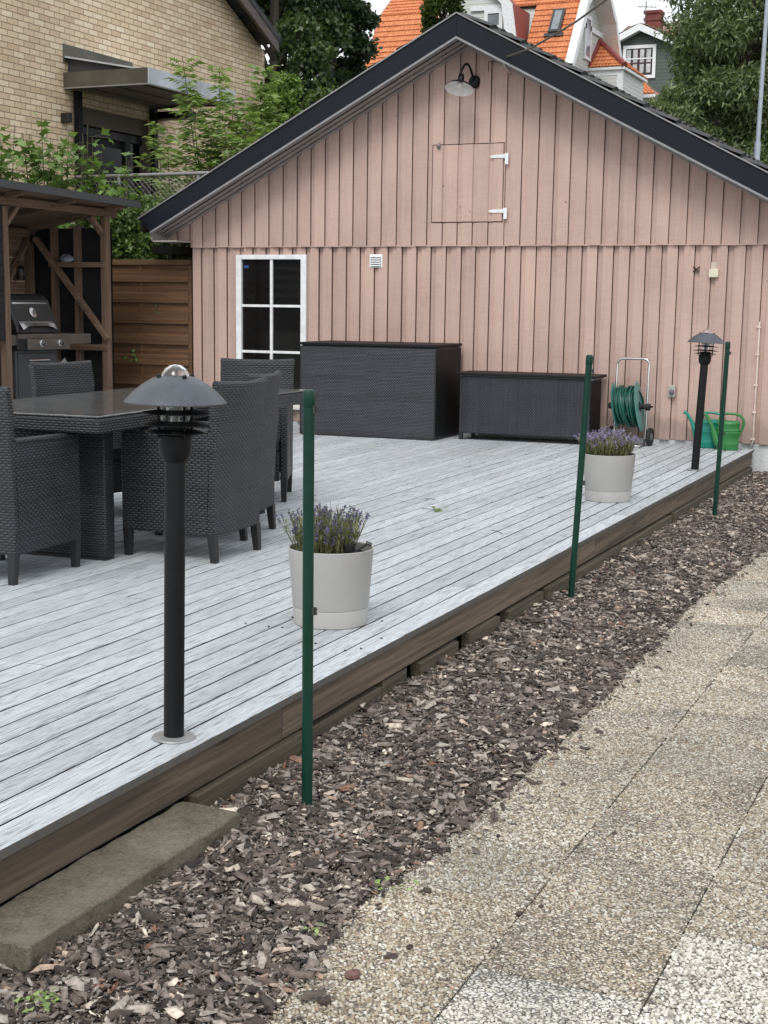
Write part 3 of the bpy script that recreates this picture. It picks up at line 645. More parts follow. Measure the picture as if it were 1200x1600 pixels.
for a, b in cols(XL, XR, 0.154, 1):
    wd = 0.098; x0, x1 = a, min(a + wd, XR); zb = 0.045 + random.uniform(-0.004, 0.004)
    if x1 > winx0 and x0 < winx1:
        if x0 < winx0 - 0.01: over(m, x0, winx0, zb, ZJ, ZJ, YW, 0.02)
        if x1 > winx1 + 0.01: over(m, winx1, x1, zb, ZJ, ZJ, YW, 0.02)
        x0, x1 = max(x0, winx0), min(x1, winx1)
        if x1 - x0 > 0.01:
            over(m, x0, x1, zb, winz0 - 0.06, winz0 - 0.06, YW, 0.02); over(m, x0, x1, winz1, ZJ, ZJ, YW, 0.02)
    else: over(m, x0, x1, zb, ZJ, ZJ, YW, 0.02)
gb(m, 'lower_siding', 'pink_paint')
m = MB(); YU = YW - 0.036
hx0, hx1, hz0, hz1 = -5.345, -4.60, 2.06, 2.805
def up_sheet(x0, x1, z0):
    for a, b in ((x0, min(RX, x1)), (max(RX, x0), x1)):
        if b > a: m.add([(a, YU + 0.012, z0), (b, YU + 0.012, z0), (b, YU + 0.012, roof_z(b, 3.80)), (a, YU + 0.012, roof_z(a, 3.80))], [(0, 1, 2, 3)])
up_sheet(-8.35, XL, 1.90); up_sheet(XL, -1.55, ZJ); gb(m, 'gable_felt', 'wall_felt'); m = MB()
cl_ = cols(-8.35, -1.55, 0.159, 4)
for (a, b), (a2, b2) in zip(cl_, cl_[1:] + [(-1.55, -1.55)]):
    u0, u1 = a + 0.112 + GAPW - 0.006, a2 + 0.004; z0 = ZJ if u1 > XL else 1.90
    for p, q in (((u0, RX), (RX, u1)) if u0 < RX < u1 else ((u0, u1),)):
        if q > hx0 and p < hx1:
            under(m, p, min(q, hx0), z0, roof_z(p, 3.8), roof_z(min(q, hx0), 3.8), YU); under(m, max(p, hx1), q, z0, roof_z(max(p, hx1), 3.8), roof_z(q, 3.8), YU)
            p, q = max(p, hx0), min(q, hx1); under(m, p, q, z0, hz0, hz0, YU); under(m, p, q, hz1, roof_z(p, 3.8), roof_z(q, 3.8), YU)
        else: under(m, p, q, z0, roof_z(p, 3.8), roof_z(q, 3.8), YU)
for a, b in cols(-8.35, -1.55, 0.159, 4):
    wd = 0.112; x0, x1 = a, a + wd; zb = (ZJ if x1 > XL else 1.90) + random.uniform(-0.004, 0.003)
    for p, q in (((x0, RX), (RX, x1)) if x0 < RX < x1 else ((x0, x1),)):
        if q > hx0 and p < hx1:
            segs = []
            if p < hx0: segs.append((p, hx0, 0))
            if q > hx1: segs.append((hx1, q, 0))
            segs.append((max(p, hx0), min(q, hx1), 1))
            for s0, s1, cut in segs:
                if s1 - s0 < 0.004: continue
                if cut:
                    over(m, s0, s1, zb, hz0, hz0, YU, 0.02); over(m, s0, s1, hz1, roof_z(s0, 3.80), roof_z(s1, 3.80), YU, 0.02)
                else: over(m, s0, s1, zb, roof_z(s0, 3.80), roof_z(s1, 3.80), YU, 0.02)
        else: over(m, p, q, zb, roof_z(p, 3.80), roof_z(q, 3.80), YU, 0.02)
m.box(XL, -1.55, YU - 0.001, YW + 0.0, ZJ - 0.002, ZJ + 0.012)
gb(m, 'upper_siding', 'pink_paint')
# side walls, back wall, foundation
m = MB(); m.box(XL, XL + 0.1, YW + 0.021, YE, 0.05, 2.25); m.box(XR - 0.1, XR, YW + 0.021, YE, 0.05, 2.25); m.prism([(XL, 0.05), (XR, 0.05), (XR, 2.15), (RX, 3.75), (XL, 2.15)], 'Y', YE - 0.1, YE); gb(m, 'side_walls', 'pink_paint')
m = MB(); m.box(XL + 0.02, XR - 0.02, YW + 0.005, YE - 0.02, -0.35, 0.044); gb(m, 'foundation', 'foundation')
# roof slabs with tiles, bargeboards, soffit
m = MB()
for sgn in (-1, 1):
    xe = RX + sgn * 3.50
    m.add([(RX, YB + 0.03, RZ - 0.03), (xe, YB + 0.03, RZ - 0.03 - 3.5 * SL), (xe, YE + 0.3, RZ - 0.03 - 3.5 * SL), (RX, YE + 0.3, RZ - 0.03),
           (RX, YB + 0.03, RZ - 0.13), (xe, YB + 0.03, RZ - 0.13 - 3.5 * SL), (xe, YE + 0.3, RZ - 0.13 - 3.5 * SL), (RX, YE + 0.3, RZ - 0.13)], [(0, 1, 2, 3), (7, 6, 5, 4), (1, 5, 6, 2), (0, 4, 5, 1), (3, 2, 6, 7)])
gb(m, 'roof_deck', 'black_boards')
def tiles(mb, O, U, D, lu, lv, pu, pv, amp, lift, inside=None, per=6):
    """overlapping curved tiles: U runs along the eave, D down the slope, one stepped wavy sheet"""
    O, U, D = Vector(O), Vector(U).normalized(), Vector(D).normalized(); Nn = U.cross(D).normalized()
    if Nn.z < 0: Nn = -Nn
    nu = max(1, int(round(lu / pu))) * per; nv = int(math.ceil(lv / pv))
    for r in range(nv):
        v0, v1 = r * pv, min((r + 1) * pv + 0.02, lv); rowv = []
        for t, lf in ((v0, 0.0), (v1, lift), (v1, 0.0)):
            for i in range(nu + 1):
                u = lu * i / nu; ph = (i % per) / per
                rowv.append(O + U * u + D * t + Nn * (lf + amp * abs(math.sin(math.pi * ph)) if lf or t == v0 else 0.0))
        fs = []
        for a in range(2):
            for i in range(nu):
                if inside and not inside(lu * (i + 0.5) / nu, (v0 + v1) / 2): continue
                fs.append((a * (nu + 1) + i, a * (nu + 1) + i + 1, (a + 1) * (nu + 1) + i + 1, (a + 1) * (nu + 1) + i))
        mb.add(rowv, fs)
m = MB(); sl = math.hypot(1, SL)
tiles(m, (RX, YB + 0.02, RZ + 0.005), (0, 1, 0), (1, 0, -SL), YE - YB + 0.2, 3.5 * sl, 0.24, 0.33, 0.03, 0.035)
tiles(m, (RX, YB + 0.02, RZ + 0.005), (0, 1, 0), (-1, 0, -SL), YE - YB + 0.2, 3.5 * sl, 0.24, 0.33, 0.03, 0.035)
gb(m, 'roof_tiles', 'dark_roof_tile')
for sgn in (-1, 1):
    xe = RX + sgn * 3.505; m = MB(); bh = 0.200
    poly = [(RX, RZ), (xe, RZ - 3.505 * SL), (xe + (-0.0 if sgn > 0 else 0.13), RZ - 3.505 * SL - (bh if sgn > 0 else bh * 0.92)), (RX, RZ - bh)]
    if sgn < 0: poly[2] = (xe + 0.135, roof_z(xe + 0.135, RZ) - bh)
    m.prism(poly, 'Y', YB, YB + 0.025); gb(m, 'bargeboard', 'navy_metal', bevel=0.003)
    m = MB(); m.add([(RX, YB - 0.006, RZ - bh - 0.001), (xe, YB - 0.006, roof_z(xe, RZ) - bh - 0.001), (xe, YB - 0.006, roof_z(xe, RZ) - bh - 0.022), (RX, YB - 0.006, RZ - bh - 0.022),
                     (RX, YB + 0.03, RZ - bh - 0.001), (xe, YB + 0.03, roof_z(xe, RZ) - bh - 0.001), (xe, YB + 0.03, roof_z(xe, RZ) - bh - 0.022), (RX, YB + 0.03, RZ - bh - 0.022)],
                    [(0, 1, 2, 3), (4, 7, 6, 5), (0, 4, 5, 1), (3, 2, 6, 7), (1, 5, 6, 2)])
    if sgn < 0:
        m.V = [(max(v[0], xe + 0.14) if v[0] < RX else v[0], v[1], v[2] if v[0] > xe + 0.14 or v[0] == RX else v[2] + 0.14 * SL) for v in m.V]
    gb(m, 'drip_trim', 'grey_trim')
    m = MB()
    for k in range(4):
        y0 = YB + 0.034 + k * 0.0885; y1 = y0 + 0.063; dz = k * 0.014
        xx = xe + (0.16 if sgn < 0 else 0)
        m.add([(RX, y0, RZ - 0.212 - dz), (xx, y0, roof_z(xx, RZ) - 0.212 - dz), (xx, y1, roof_z(xx, RZ) - 0.212 - dz), (RX, y1, RZ - 0.212 - dz),
               (RX, y0, RZ - 0.20 - dz), (xx, y0, roof_z(xx, RZ) - 0.20 - dz), (xx, y1, roof_z(xx, RZ) - 0.20 - dz), (RX, y1, RZ - 0.20 - dz)], [(0, 1, 2, 3), (7, 6, 5, 4), (0, 4, 5, 1), (2, 6, 7, 3), (1, 5, 6, 2), (0, 3, 7, 4)])
    gb(m, 'soffit', 'soffit_paint')
# metal verge strip on top of the bargeboard, both sides
for sgn in (-1, 1):
    m = MB(); xe = RX + sgn * 3.505
    m.bar((RX, YB + 0.02, RZ + 0.008), (xe, YB + 0.02, roof_z(xe, RZ) + 0.008), 0.07, 0.012); gb(m, 'verge_strip', 'zinc')
m = MB(); m.box(-8.37, XL + 0.0, YB + 0.05, YW - 0.04, 1.885, 1.90); m.box(-8.37, -8.355, YB + 0.05, YW + 3, 1.885, 2.02); gb(m, 'eave_box', 'soffit_paint')
# window
F = Vector
wf = MB(); y0, y1 = YW - 0.045, YW - 0.002; t = 0.058
wf.box(winx0 - 0.005, winx0 + t, y0, y1, winz0, winz1 + 0.005); wf.box(winx1 - t, winx1 + 0.005, y0, y1, winz0, winz1 + 0.005)
wf.box(winx0 + t, winx1 - t, y0, y1, winz1 - 0.042, winz1 + 0.005); wf.box(winx0 + t, winx1 - t, y0, y1, winz0, winz0 + 0.05)
wfo = gb(wf, 'window', 'white_paint', bevel=0.003)
mu = MB(); xm = (winx0 + winx1) / 2; gh = (winz1 - 0.042 - winz0 - 0.05) / 3
mu.box(xm - 0.015, xm + 0.015, YW - 0.030, YW - 0.004, winz0 + 0.05, winz1 - 0.042)
for k in (1, 2):
    z = winz0 + 0.05 + gh * k; mu.box(winx0 + t, xm - 0.015, YW - 0.028, YW - 0.004, z - 0.013, z + 0.013); mu.box(xm + 0.015, winx1 - t, YW - 0.028, YW - 0.004, z - 0.013, z + 0.013)
o = mu.build('glazing_bar', 'white_paint', wfo, bevel=0.002)
m = MB(); m.box(winx0 + t - 0.004, winx1 - t + 0.004, YW - 0.012, YW - 0.006, winz0 + 0.046, winz1 - 0.038); m.build('pane', 'dark_glass', wfo)
m = MB(); m.add([(winx0 - 0.03, YW - 0.075, winz0 - 0.035), (winx1 + 0.03, YW - 0.075, winz0 - 0.035), (winx1 + 0.03, YW - 0.0, winz0 + 0.0), (winx0 - 0.03, YW, winz0 + 0.0),
                 (winx0 - 0.03, YW - 0.075, winz0 - 0.06), (winx1 + 0.03, YW - 0.075, winz0 - 0.06), (winx1 + 0.03, YW, winz0 - 0.06), (winx0 - 0.03, YW, winz0 - 0.06)], [(0, 1, 2, 3), (4, 7, 6, 5), (0, 4, 5, 1), (1, 5, 6, 2), (3, 2, 6, 7), (0, 3, 7, 4)])
m.build('sill', 'sill_paint', wfo)
m = MB(); m.box(-7.447, -7.395, YW - 0.0135, YW - 0.0122, 1.625, 1.652); m.build('sticker', 'blue_sticker', wfo)
# hatch in the gable
hm = MB(); g = 0.009
hm.box(hx0 + 0.017, hx1 - g, YU - 0.012, YU - 0.0012, hz0 + g, hz1 - g)
for a, b in cols(-8.35, -1.55, 0.159, 4):
    p, q = max(a, hx0 + 0.017), min(a + 0.112, hx1 - g)
    if q - p > 0.01: over(hm, p, q, hz0 + g + random.uniform(0, .004), hz1 - g, hz1 - g, YU - 0.012, 0.016)
ho = gb(hm, 'hatch', 'pink_paint')
m = MB(); m.box(hx0, hx1, YU - 0.0009, YU - 0.0002, hz0, hz1); m.build('hatch_gap_shade', 'iron_and_gap_dark', ho)  # dark sheet behind the hatch, standing in for the shade in its gaps
for z in (2.165, 2.675):
    m = MB(); yy_ = YU - 0.032
    v = [(hx1 + 0.02, z + 0.018), (hx1 + 0.02, z - 0.018), (hx1 - 0.11, z - 0.014), (hx1 - 0.15, z), (hx1 - 0.11, z + 0.014)]
    m.prism(v, 'Y', yy_ - 0.004, yy_); m.box(hx1 + 0.012, hx1 + 0.045, yy_ - 0.005, yy_, z - 0.075, z + 0.028); m.tube([(hx1 + 0.008, yy_ - 0.006, z - 0.022), (hx1 + 0.008, yy_ - 0.006, z + 0.022)], 0.007, 8)
    m.build('hinge', 'white_paint', ho)
m = MB(); m.tube([(-5.265, YU - 0.03, 2.80), (-5.265, YU - 0.055, 2.775)], 0.018, 10); m.box(-5.275, -5.255, YU - 0.035, YU - 0.028, 2.76, 2.82); m.build('turn_latch', 'zinc', ho, True)
# louvred vent
m = MB(); vx0, vx1, vz0, vz1 = -6.005, -5.865, 1.630, 1.762; yv = YW - 0.02
m.box(vx0, vx1, yv - 0.012, yv, vz0, vz1); 
vt = gb(m, 'vent_grille', 'white_paint', bevel=0.002)
for k in range(5):
    z = vz0 + 0.018 + k * 0.022; m = MB(); m.add([(vx0 + 0.015, yv - 0.013, z + 0.012), (vx1 - 0.015, yv - 0.013, z + 0.012), (vx1 - 0.015, yv - 0.028, z), (vx0 + 0.015, yv - 0.028, z), (vx0 + 0.015, yv - 0.013, z + 0.008), (vx1 - 0.015, yv - 0.013, z + 0.008), (vx1 - 0.015, yv - 0.028, z - 0.004), (vx0 + 0.015, yv - 0.028, z - 0.004)], [(0, 1, 2, 3), (4, 7, 6, 5), (3, 2, 6, 7), (0, 4, 5, 1)])
    m.build('louvre', 'white_paint', vt)
    m = MB(); m.box(vx0 + 0.015, vx1 - 0.015, yv - 0.0135, yv - 0.0125, z - 0.008, z + 0.002); m.build('slot', 'iron_and_gap_dark', vt)
# gooseneck lamp in the gable
def tilt_about(m, c, a):
    M_ = Matrix.Rotation(a, 3, 'X'); c = Vector(c); m.V = [tuple(c + M_ @ (Vector(v) - c)) for v in m.V]
bp = P(742, 128, 'Y', YW - 0.046); sc_ = P(718, 136, 'Y', YW - 0.33)
LP = thing('wall_lamp', 'gooseneck wall lamp with a white lined shade under the gable peak', 'wall lamp', bp)
m = MB(); m.lathe([(0, -0.03), (0.045, -0.03), (0.06, -0.012), (0.06, 0)], 24, (0, 0, 0), 'Y'); m.build('back_plate', 'black_enamel', LP, True)
s = sc_ - bp
m = MB(); pts = []
for k in range(17):
    a = k / 16; q = Vector((0, -0.02, 0)).lerp(Vector((s.x, s.y, s.z + 0.11)), a); q.z += math.sin(math.pi * a) * 0.13; pts.append(q)
m.tube(pts, 0.011, 10); m.build('gooseneck', 'black_enamel', LP, True)
m = MB(); m.lathe([(0.022, 0.13), (0.03, 0.10), (0.034, 0.06), (0.05, 0.045), (0.10, 0.02), (0.135, -0.012), (0.137, -0.018)], 36, s); tilt_about(m, s, R(-22)); m.build('shade', 'black_enamel', LP, True)
m = MB(); m.lathe([(0.02, 0.045), (0.045, 0.04), (0.096, 0.014), (0.132, -0.014), (0.136, -0.019)], 36, s); tilt_about(m, s, R(-22)); m.build('shade_lining', 'lamp_enamel_white', LP, True, fix=False)
m = MB(); m.lathe([(0.0, -0.02), (0.02, -0.014), (0.03, 0.008), (0.022, 0.035)], 20, s); tilt_about(m, s, R(-22)); m.build('bulb', 'lamp_enamel_white', LP, True)
# small things on the wall
def wallbox(name, label, cat, p, w_, h_, d_, mat):
    m = MB(); m.box(-w_ / 2, w_ / 2, -d_, 0, -h_ / 2, h_ / 2); o = thing(name, label, cat, p); m.build('housing', mat, o, bevel=0.006); return o
jb = wallbox('junction_box', 'ivory junction box below a patch of bare paint on the pink wall', 'junction box', P(1116, 427, 'Y', YW - 0.021), 0.085, 0.075, 0.04, 'ivory_plastic')
m = MB(); m.box(-0.03, 0.028, -0.006, 0, 0.039, 0.10); m.build('mount_plate', 'patch_paint', jb)
so = wallbox('wall_socket', 'grey outdoor socket low on the pink wall', 'socket', P(1050.5, 611, 'Y', YW - 0.021), 0.065, 0.11, 0.035, 'pot_plastic')
m = MB(); m.lathe([(0, -0.066), (0.018, -0.062), (0.024, -0.045), (0.026, -0.035)], 16, (0.002, 0, -0.008), 'Y'); m.build('cover_knob', 'gas_grey', so, True)
xo = P(1088, 421, 'Y', YW - 0.024); m = MB()
for a in (R(38), R(-38)):
    d = Vector((math.cos(a), 0, math.sin(a))) * 0.038; m.bar(-d, d, 0.010, 0.014, up=(0, 1, 0))
tag(m.build('iron_cross', 'iron_and_gap_dark', None, loc=xo), 'small dark X shaped iron hook on the pink wall', 'wall hook')
m = MB(); pt, pb = P(1187, 506, 'Y', YW - 0.035), P(1176, 690, 'Y', YW - 0.035)
cp = thing('conduit_pipe', 'thin pale pipe clamped upright on the pink wall at the right', 'pipe', pb)
m.tube([Vector((pt.x - pb.x, 0.03, pt.z - pb.z + 0.012)), Vector((pt.x - pb.x, 0.005, pt.z - pb.z + 0.012)), Vector((pt.x - pb.x, 0, pt.z - pb.z)), Vector((pt.x - pb.x, 0, 0)), Vector((-0.002, 0, 0))], 0.0085, 10); m.build('pipe', 'white_pipe', cp, True)
for k in (0.03, 0.26, 0.52, 0.75, 0.98):
    m = MB(); z = (pt.z - pb.z) * (1 - k); m.box(-0.018, 0.018, -0.012, 0.016, z - 0.008, z + 0.008); m.build('pipe_clip', 'white_pipe', cp, bevel=0.003)
m = MB(); m.tube([(0, 0, 0.0), (-0.006, -0.006, -0.03), (-0.03, 0.0, -0.075), (-0.035, 0.01, -0.12)], 0.012, 10); m.build('elbow', 'zinc', cp, True)
# overhead cable with its bracket
pts = [P(768, 96, 'Y', YW - 0.05), P(784, 92, 'Y', 13.35), P(800, 86, 'Y', 13.1), P(830, 75, 'Y', 12.7), P(862, 57, 'Y', 12.2), P(900, 34, 'Y', 11.6), P(952, -4, 'Y', 10.8), P(1040, -75, 'Y', 9.6), P(1180, -190, 'Y', 7.8)]
m = MB(); m.tube(pts, 0.0085, 8); cb = m.build('overhead_cable', 'cable_sheath', None, True); tag(cb, 'overhead cable running from the gable up out of sight', 'cable')
ck = thing('cable_bracket', 'small bent cable bracket beside the gable lamp', 'bracket', P(770, 97, 'Y', YW - 0.05)); ko = -Vector(ck.location)
m = MB(); m.tube([P(770, 97, 'Y', YW - 0.05) + ko, P(764, 96, 'Y', YW - 0.05) + ko, P(764, 112, 'Y', YW - 0.05) + ko], 0.008, 8); m.build('hook', 'iron_and_gap_dark', ck, True)
m = MB(); m.tube([P(785, 92, 'Y', 13.35) + ko, P(788, 102, 'Y', 13.4) + ko, P(797, 115, 'Y', YW - 0.05) + ko], 0.009, 8); m.build('arm', 'white_pipe', ck, True)

# ================================================================== BOLLARD LAMPS
def bollard(loc, label):
    o = thing('bollard_lamp', label, 'garden lamp', loc, group='bollard lamps along the deck edge')
    m = MB(); m.lathe([(0.063, 0.0), (0.066, 0.003), (0.063, 0.007), (0.04, 0.009), (0.0, 0.009)], 40); m.build('base_plate', 'zinc', o, True)
    m = MB(); m.lathe([(0.0305, 0.008), (0.0305, 0.835), (0.030, 0.84)], 32); m.build('post', 'black_enamel', o, True)
    m = MB(); m.lathe([(0.029, 0.836), (0.036, 0.838), (0.045, 0.856), (0.0485, 0.880), (0.0485, 0.912), (0.043, 0.915), (0.040, 0.915), (0.040, 0.938), (0.0, 0.938)], 36); m.build('lamp_holder', 'black_enamel', o, True)
    for z, r in ((0.921, 0.086), (0.945, 0.100), (0.977, 0.097)):
        m = MB(); m.lathe([(0.045, z + 0.009), (r, z), (r, z - 0.002), (0.045, z + 0.006), (0.045, z + 0.009)], 44); m.build('louvre_ring', 'black_enamel', o, True)
    m = MB(); m.lathe([(0.043, 1.082), (0.066, 1.075), (0.097, 1.056), (0.128, 1.030), (0.148, 1.008), (0.148, 1.005), (0.126, 1.024), (0.095, 1.050), (0.064, 1.070), (0.043, 1.077), (0.043, 1.082)], 56); m.build('shade', 'lamp_shade_metal', o, True)
    m = MB(); m.lathe([(0.0, 1.115), (0.016, 1.113), (0.031, 1.103), (0.040, 1.088), (0.042, 1.072), (0.0425, 0.94), (0.040, 0.94), (0.040, 1.070), (0.037, 1.086), (0.029, 1.099), (0.014, 1.109), (0.0, 1.111)], 36); m.build('glass_cover', 'clear_glass', o, True)
    m = MB(); m.lathe([(0.012, 0.935), (0.014, 0.96), (0.026, 0.985), (0.032, 1.01), (0.030, 1.035), (0.018, 1.055), (0.0, 1.062)], 24); m.build('bulb', 'reflector_bulb', o, True)
    for k in range(4):
        a = math.pi / 4 + k * math.pi / 2 + 0.25; x, y = 0.054 * math.cos(a), 0.054 * math.sin(a)
        m = MB(); m.tube([(x, y, 0.905), (x, y, 1.075)], 0.0042, 8); r = m.build('stay_rod', 'black_enamel', o, True)
        m = MB(); m.lathe([(0, 0.008), (0.005, 0.008), (0.007, 0.003), (0.007, 0)], 12, (x, y, 1.0785)); m.build('cap_nut', 'black_enamel', r, True)
    return o
l1 = bollard((-2.217, 3.605, 0), 'nearest black bollard lamp with a domed grey shade, standing before the wicker chairs')
l1.rotation_euler = (0, R(1.0), 0)
l2 = copy_tree(l1); l2.location = (-2.258, 11.56, 0); l2.rotation_euler = (0, R(2.6), R(40)); l2['label'] = 'smaller looking far bollard lamp leaning in front of the watering cans'

# ================================================================== GREEN FENCE POSTS
def gpost(bx, by, tx, label, clamps):
    o = thing('fence_post', label, 'fence post', (bx, by, GZ), group='green fence posts in the mulch')
    h = 1.047 - GZ; o.rotation_euler = (0, math.atan2(tx - bx, h), 0)
    m = MB(); m.lathe([(0.0, -0.05), (0.0165, -0.05), (0.0165, h - 0.045)], 28); m.build('tube', 'green_coating', o, True)
    m = MB(); m.lathe([(0.0178, h - 0.05), (0.0186, h - 0.048), (0.0186, h - 0.012), (0.0155, h - 0.003), (0.009, h), (0, h)], 28); m.build('cap', 'green_coating', o, True)
    for z in clamps:
        m = MB(); m.box(0.0155, 0.024, -0.008, 0.008, z - 0.011, z + 0.011); m.box(0.023, 0.030, -0.005, 0.002, z - 0.010, z - 0.003); m.box(0.023, 0.030, -0.005, 0.002, z + 0.003, z + 0.010); m.build('clamp', 'clamp_metal', o, True)
    return o
gpost(-1.852, 3.77, -1.852, 'nearest green metal post, upright beside the front planter', (0.0 + 0.63, 1.225, 0.025))
gpost(-2.012, 7.19, -1.958, 'middle green metal post leaning right in front of the rear planter', (0.63, 1.2))
gpost(-1.893, 10.5, -1.862, 'farthest green metal post leaning beside the far bollard lamp', (0.63, 1.2))

# ================================================================== PLANTERS AND LAVENDER
def planter(loc, label):
    o = thing('planter', label, 'flower pot', loc, group='pale grey round planters')
    m = MB(); m.lathe([(0.0000, 0.074), (0.1537, 0.074), (0.1556, 0.078), (0.1729, 0.306), (0.1739, 0.312), (0.1711, 0.314), (0.1674, 0.311), (0.1665, 0.285), (0.0000, 0.28)], 64); m.build('pot', 'pot_plastic', o, True)
    m = MB(); m.lathe([(0.0000, 0.0), (0.1464, 0.0), (0.1501, 0.004), (0.1551, 0.066), (0.1542, 0.072), (0.1514, 0.073)], 64); m.build('reservoir_base', 'pot_plastic', o, True)
    m = MB(); m.lathe([(0.1661, 0.284), (0.1098, 0.290), (0.0458, 0.287), (0.0000, 0.288)], 32); m.build('soil', 'potting_soil', o, True)
    return o
pl1 = planter((-2.478, 5.255, 0), 'front pale grey planter beside the nearest green post')
pl2 = copy_tree(pl1); pl2.location = (-2.425, 9.49, 0); pl2.rotation_euler = (0, 0, 1); pl2['label'] = 'rear pale grey planter with lavender, near the middle green post'
def lavender(loc, label, n, cx, cy, sx, sy, hmin, hmax, flmat, spread, seed):
    global rng
    rng = np.random.default_rng(seed); rd = random.Random(seed)
    o = thing('lavender_plant', label, 'plant', loc, group='lavender plants in the planters')
    st = MB(); FP = []; FR = []; FS = []; LPp = []; LR = []; LS = []
    for i in range(n):
        a = rd.uniform(0, 2 * math.pi); r = math.sqrt(rd.random()); bx, by = cx + sx * r * math.cos(a), cy + sy * r * math.sin(a)
        lean = Vector((math.cos(a) * r * spread + rd.gauss(0, 0.10), math.sin(a) * r * spread + rd.gauss(0, 0.10), 1))
        h = rd.uniform(hmin, hmax) * (1 - 0.25 * r * r); top = Vector((bx, by, 0)) + lean * h
        mid = Vector((bx, by, 0)).lerp(top, 0.5) + Vector((rd.gauss(0, .006), rd.gauss(0, .006), 0))
        st.tube([(bx, by, -0.01), mid, top], [0.0014, 0.0012, 0.001], 3, False)
        flower = rd.random() < 0.78
        if flower:
            L_ = rd.uniform(0.022, 0.045); d = (top - mid).normalized()
            for w_ in range(int(L_ / 0.0045)):
                q = top - d * (w_ * 0.0045) ; k = 4
                if rd.random() < 0.25: continue
                for j in range(k):
                    aa = rd.uniform(0, 6.28); FP.append(q + Vector((math.cos(aa), math.sin(aa), 0)) * 0.0035); FS.append(rd.uniform(0.0065, 0.011))
        # narrow grey-green leaves low on the stem
        for w_ in range(20):
            f_ = rd.uniform(0.0, 0.80); q = Vector((bx, by, 0)).lerp(top, f_); LPp.append(q); LS.append(rd.uniform(0.022, 0.045))
    st.build('stems', 'green_stem', o, fix=False)
    v, f = scatter(LEAF_V, LEAF_F, np.array(FP), rotmats(len(FP), 1.4), np.array(FS)); fast('flowers', v, f, flmat, o)
    LR = rotmats(len(LPp), 0.0); # leaves point up and out
    n2 = len(LPp); a = rng.uniform(0, 6.28, n2); t_ = rng.uniform(0.15, 0.95, n2)
    d = np.stack([np.cos(a) * np.sin(t_), np.sin(a) * np.sin(t_), np.cos(t_)], 1); s_ = np.stack([-np.sin(a), np.cos(a), 0 * a], 1); nn = np.cross(s_, d)
    Rm = np.stack([s_, d, nn], 2)
    v, f = scatter([(0, 0, 0), (0.065, 0.5, 0), (0, 1, 0), (-0.065, 0.5, 0)], LEAF_F, np.array(LPp), Rm, np.array(LS)); fast('foliage', v, f, 'lavender_leaf', o)
    return o
lavender((-2.478, 5.255, 0.287), 'sparse dark lavender filling the left of the front planter', 190, -0.03, 0.0, 0.118, 0.11, 0.11, 0.215, 'lavender_flower_dark', 0.40, 3)
lavender((-2.425, 9.49, 0.287), 'full pale purple lavender bush in the rear planter', 360, -0.01, 0.0, 0.142, 0.14, 0.12, 0.20, 'lavender_flower', 0.42, 5)
sc0 = P(552, 852, 'Y', 5.2); m = MB()
sco = thing('plant_scoop', 'small dark plastic scoop stuck in the soil of the front planter', 'scoop', (-2.360, 5.20, 0.288), R(10))
m.lathe([(0.014, -0.01), (0.024, 0.035), (0.026, 0.052), (0.024, 0.052), (0.022, 0.035), (0.012, 0.0)], 16, (-0.01, 0, 0)); m.build('cup', 'dark_plastic', sco, True)
m = MB(); m.tube([(0.0, -0.012, 0.0), (0.03, -0.015, 0.035), (0.068, -0.018, 0.062)], [0.007, 0.006, 0.005], 8); m.tube([(0.062, -0.018, 0.066), (0.085, -0.018, 0.058)], 0.008, 8); m.build('spout', 'dark_plastic', sco, True)

# ================================================================== STORAGE BOXES
A = thing('storage_box', 'tall black wicker storage box with a flat lid against the pink wall', 'storage box', (-5.665, 12.78, 0), R(1.5))
m = MB(); m.box(-0.70, 0.70, 0, 0.72, 0.012, 0.862); m.build('body', 'wicker_box', A, bevel=0.006)
m = MB(); m.box(-0.705, -0.69, -0.004, 0.725, 0.01, 0.865); m.box(0.69, 0.705, -0.004, 0.725, 0.01, 0.865); m.box(-0.69, 0.69, -0.0045, 0.01, 0.0, 0.02); m.build('corner_trim', 'chair_leg', A, bevel=0.004)
m = MB(); m.box(0.7052, 0.708, 0.01, 0.71, 0.03, 0.85); m.build('side_panel', 'box_lid', A)
m = MB(); m.box(-0.712, 0.712, -0.012, 0.735, 0.872, 0.900); m.build('lid', 'box_lid', A, bevel=0.008)
m = MB(); m.box(0.700, 0.713, 0.02, 0.30, 0.865, 0.872); m.box(-0.69, 0.69, 0.02, 0.70, 0.862, 0.872); m.build('lid_stay', 'chair_leg', A)
B = thing('storage_chest', 'low wide black wicker chest beside the hose reel', 'storage box', (-4.185, 13.09, 0), R(1.5))
m = MB(); m.box(-0.635, 0.635, 0, 0.42, 0.065, 0.605); m.build('body', 'wicker_chest', B, bevel=0.006)
m = MB(); m.box(0.6352, 0.638, 0.01, 0.41, 0.075, 0.60); m.build('side_panel', 'box_lid', B)
m = MB(); m.box(-0.68, 0.68, -0.03, 0.45, 0.615, 0.640); m.build('lid', 'box_lid', B, bevel=0.006)
m = MB(); m.box(-0.62, 0.62, 0.02, 0.40, 0.605, 0.616); m.box(0.60, 0.66, -0.018, 0.40, 0.603, 0.612); m.build('lid_stay', 'grey_trim', B)
for sx in (-0.62, 0.62):
    for sy in (0.02, 0.40):
        m = MB(); m.box(sx - 0.018, sx + 0.018, sy - 0.018, sy + 0.018, 0, 0.066); m.build('leg', 'chair_leg', B, bevel=0.003)

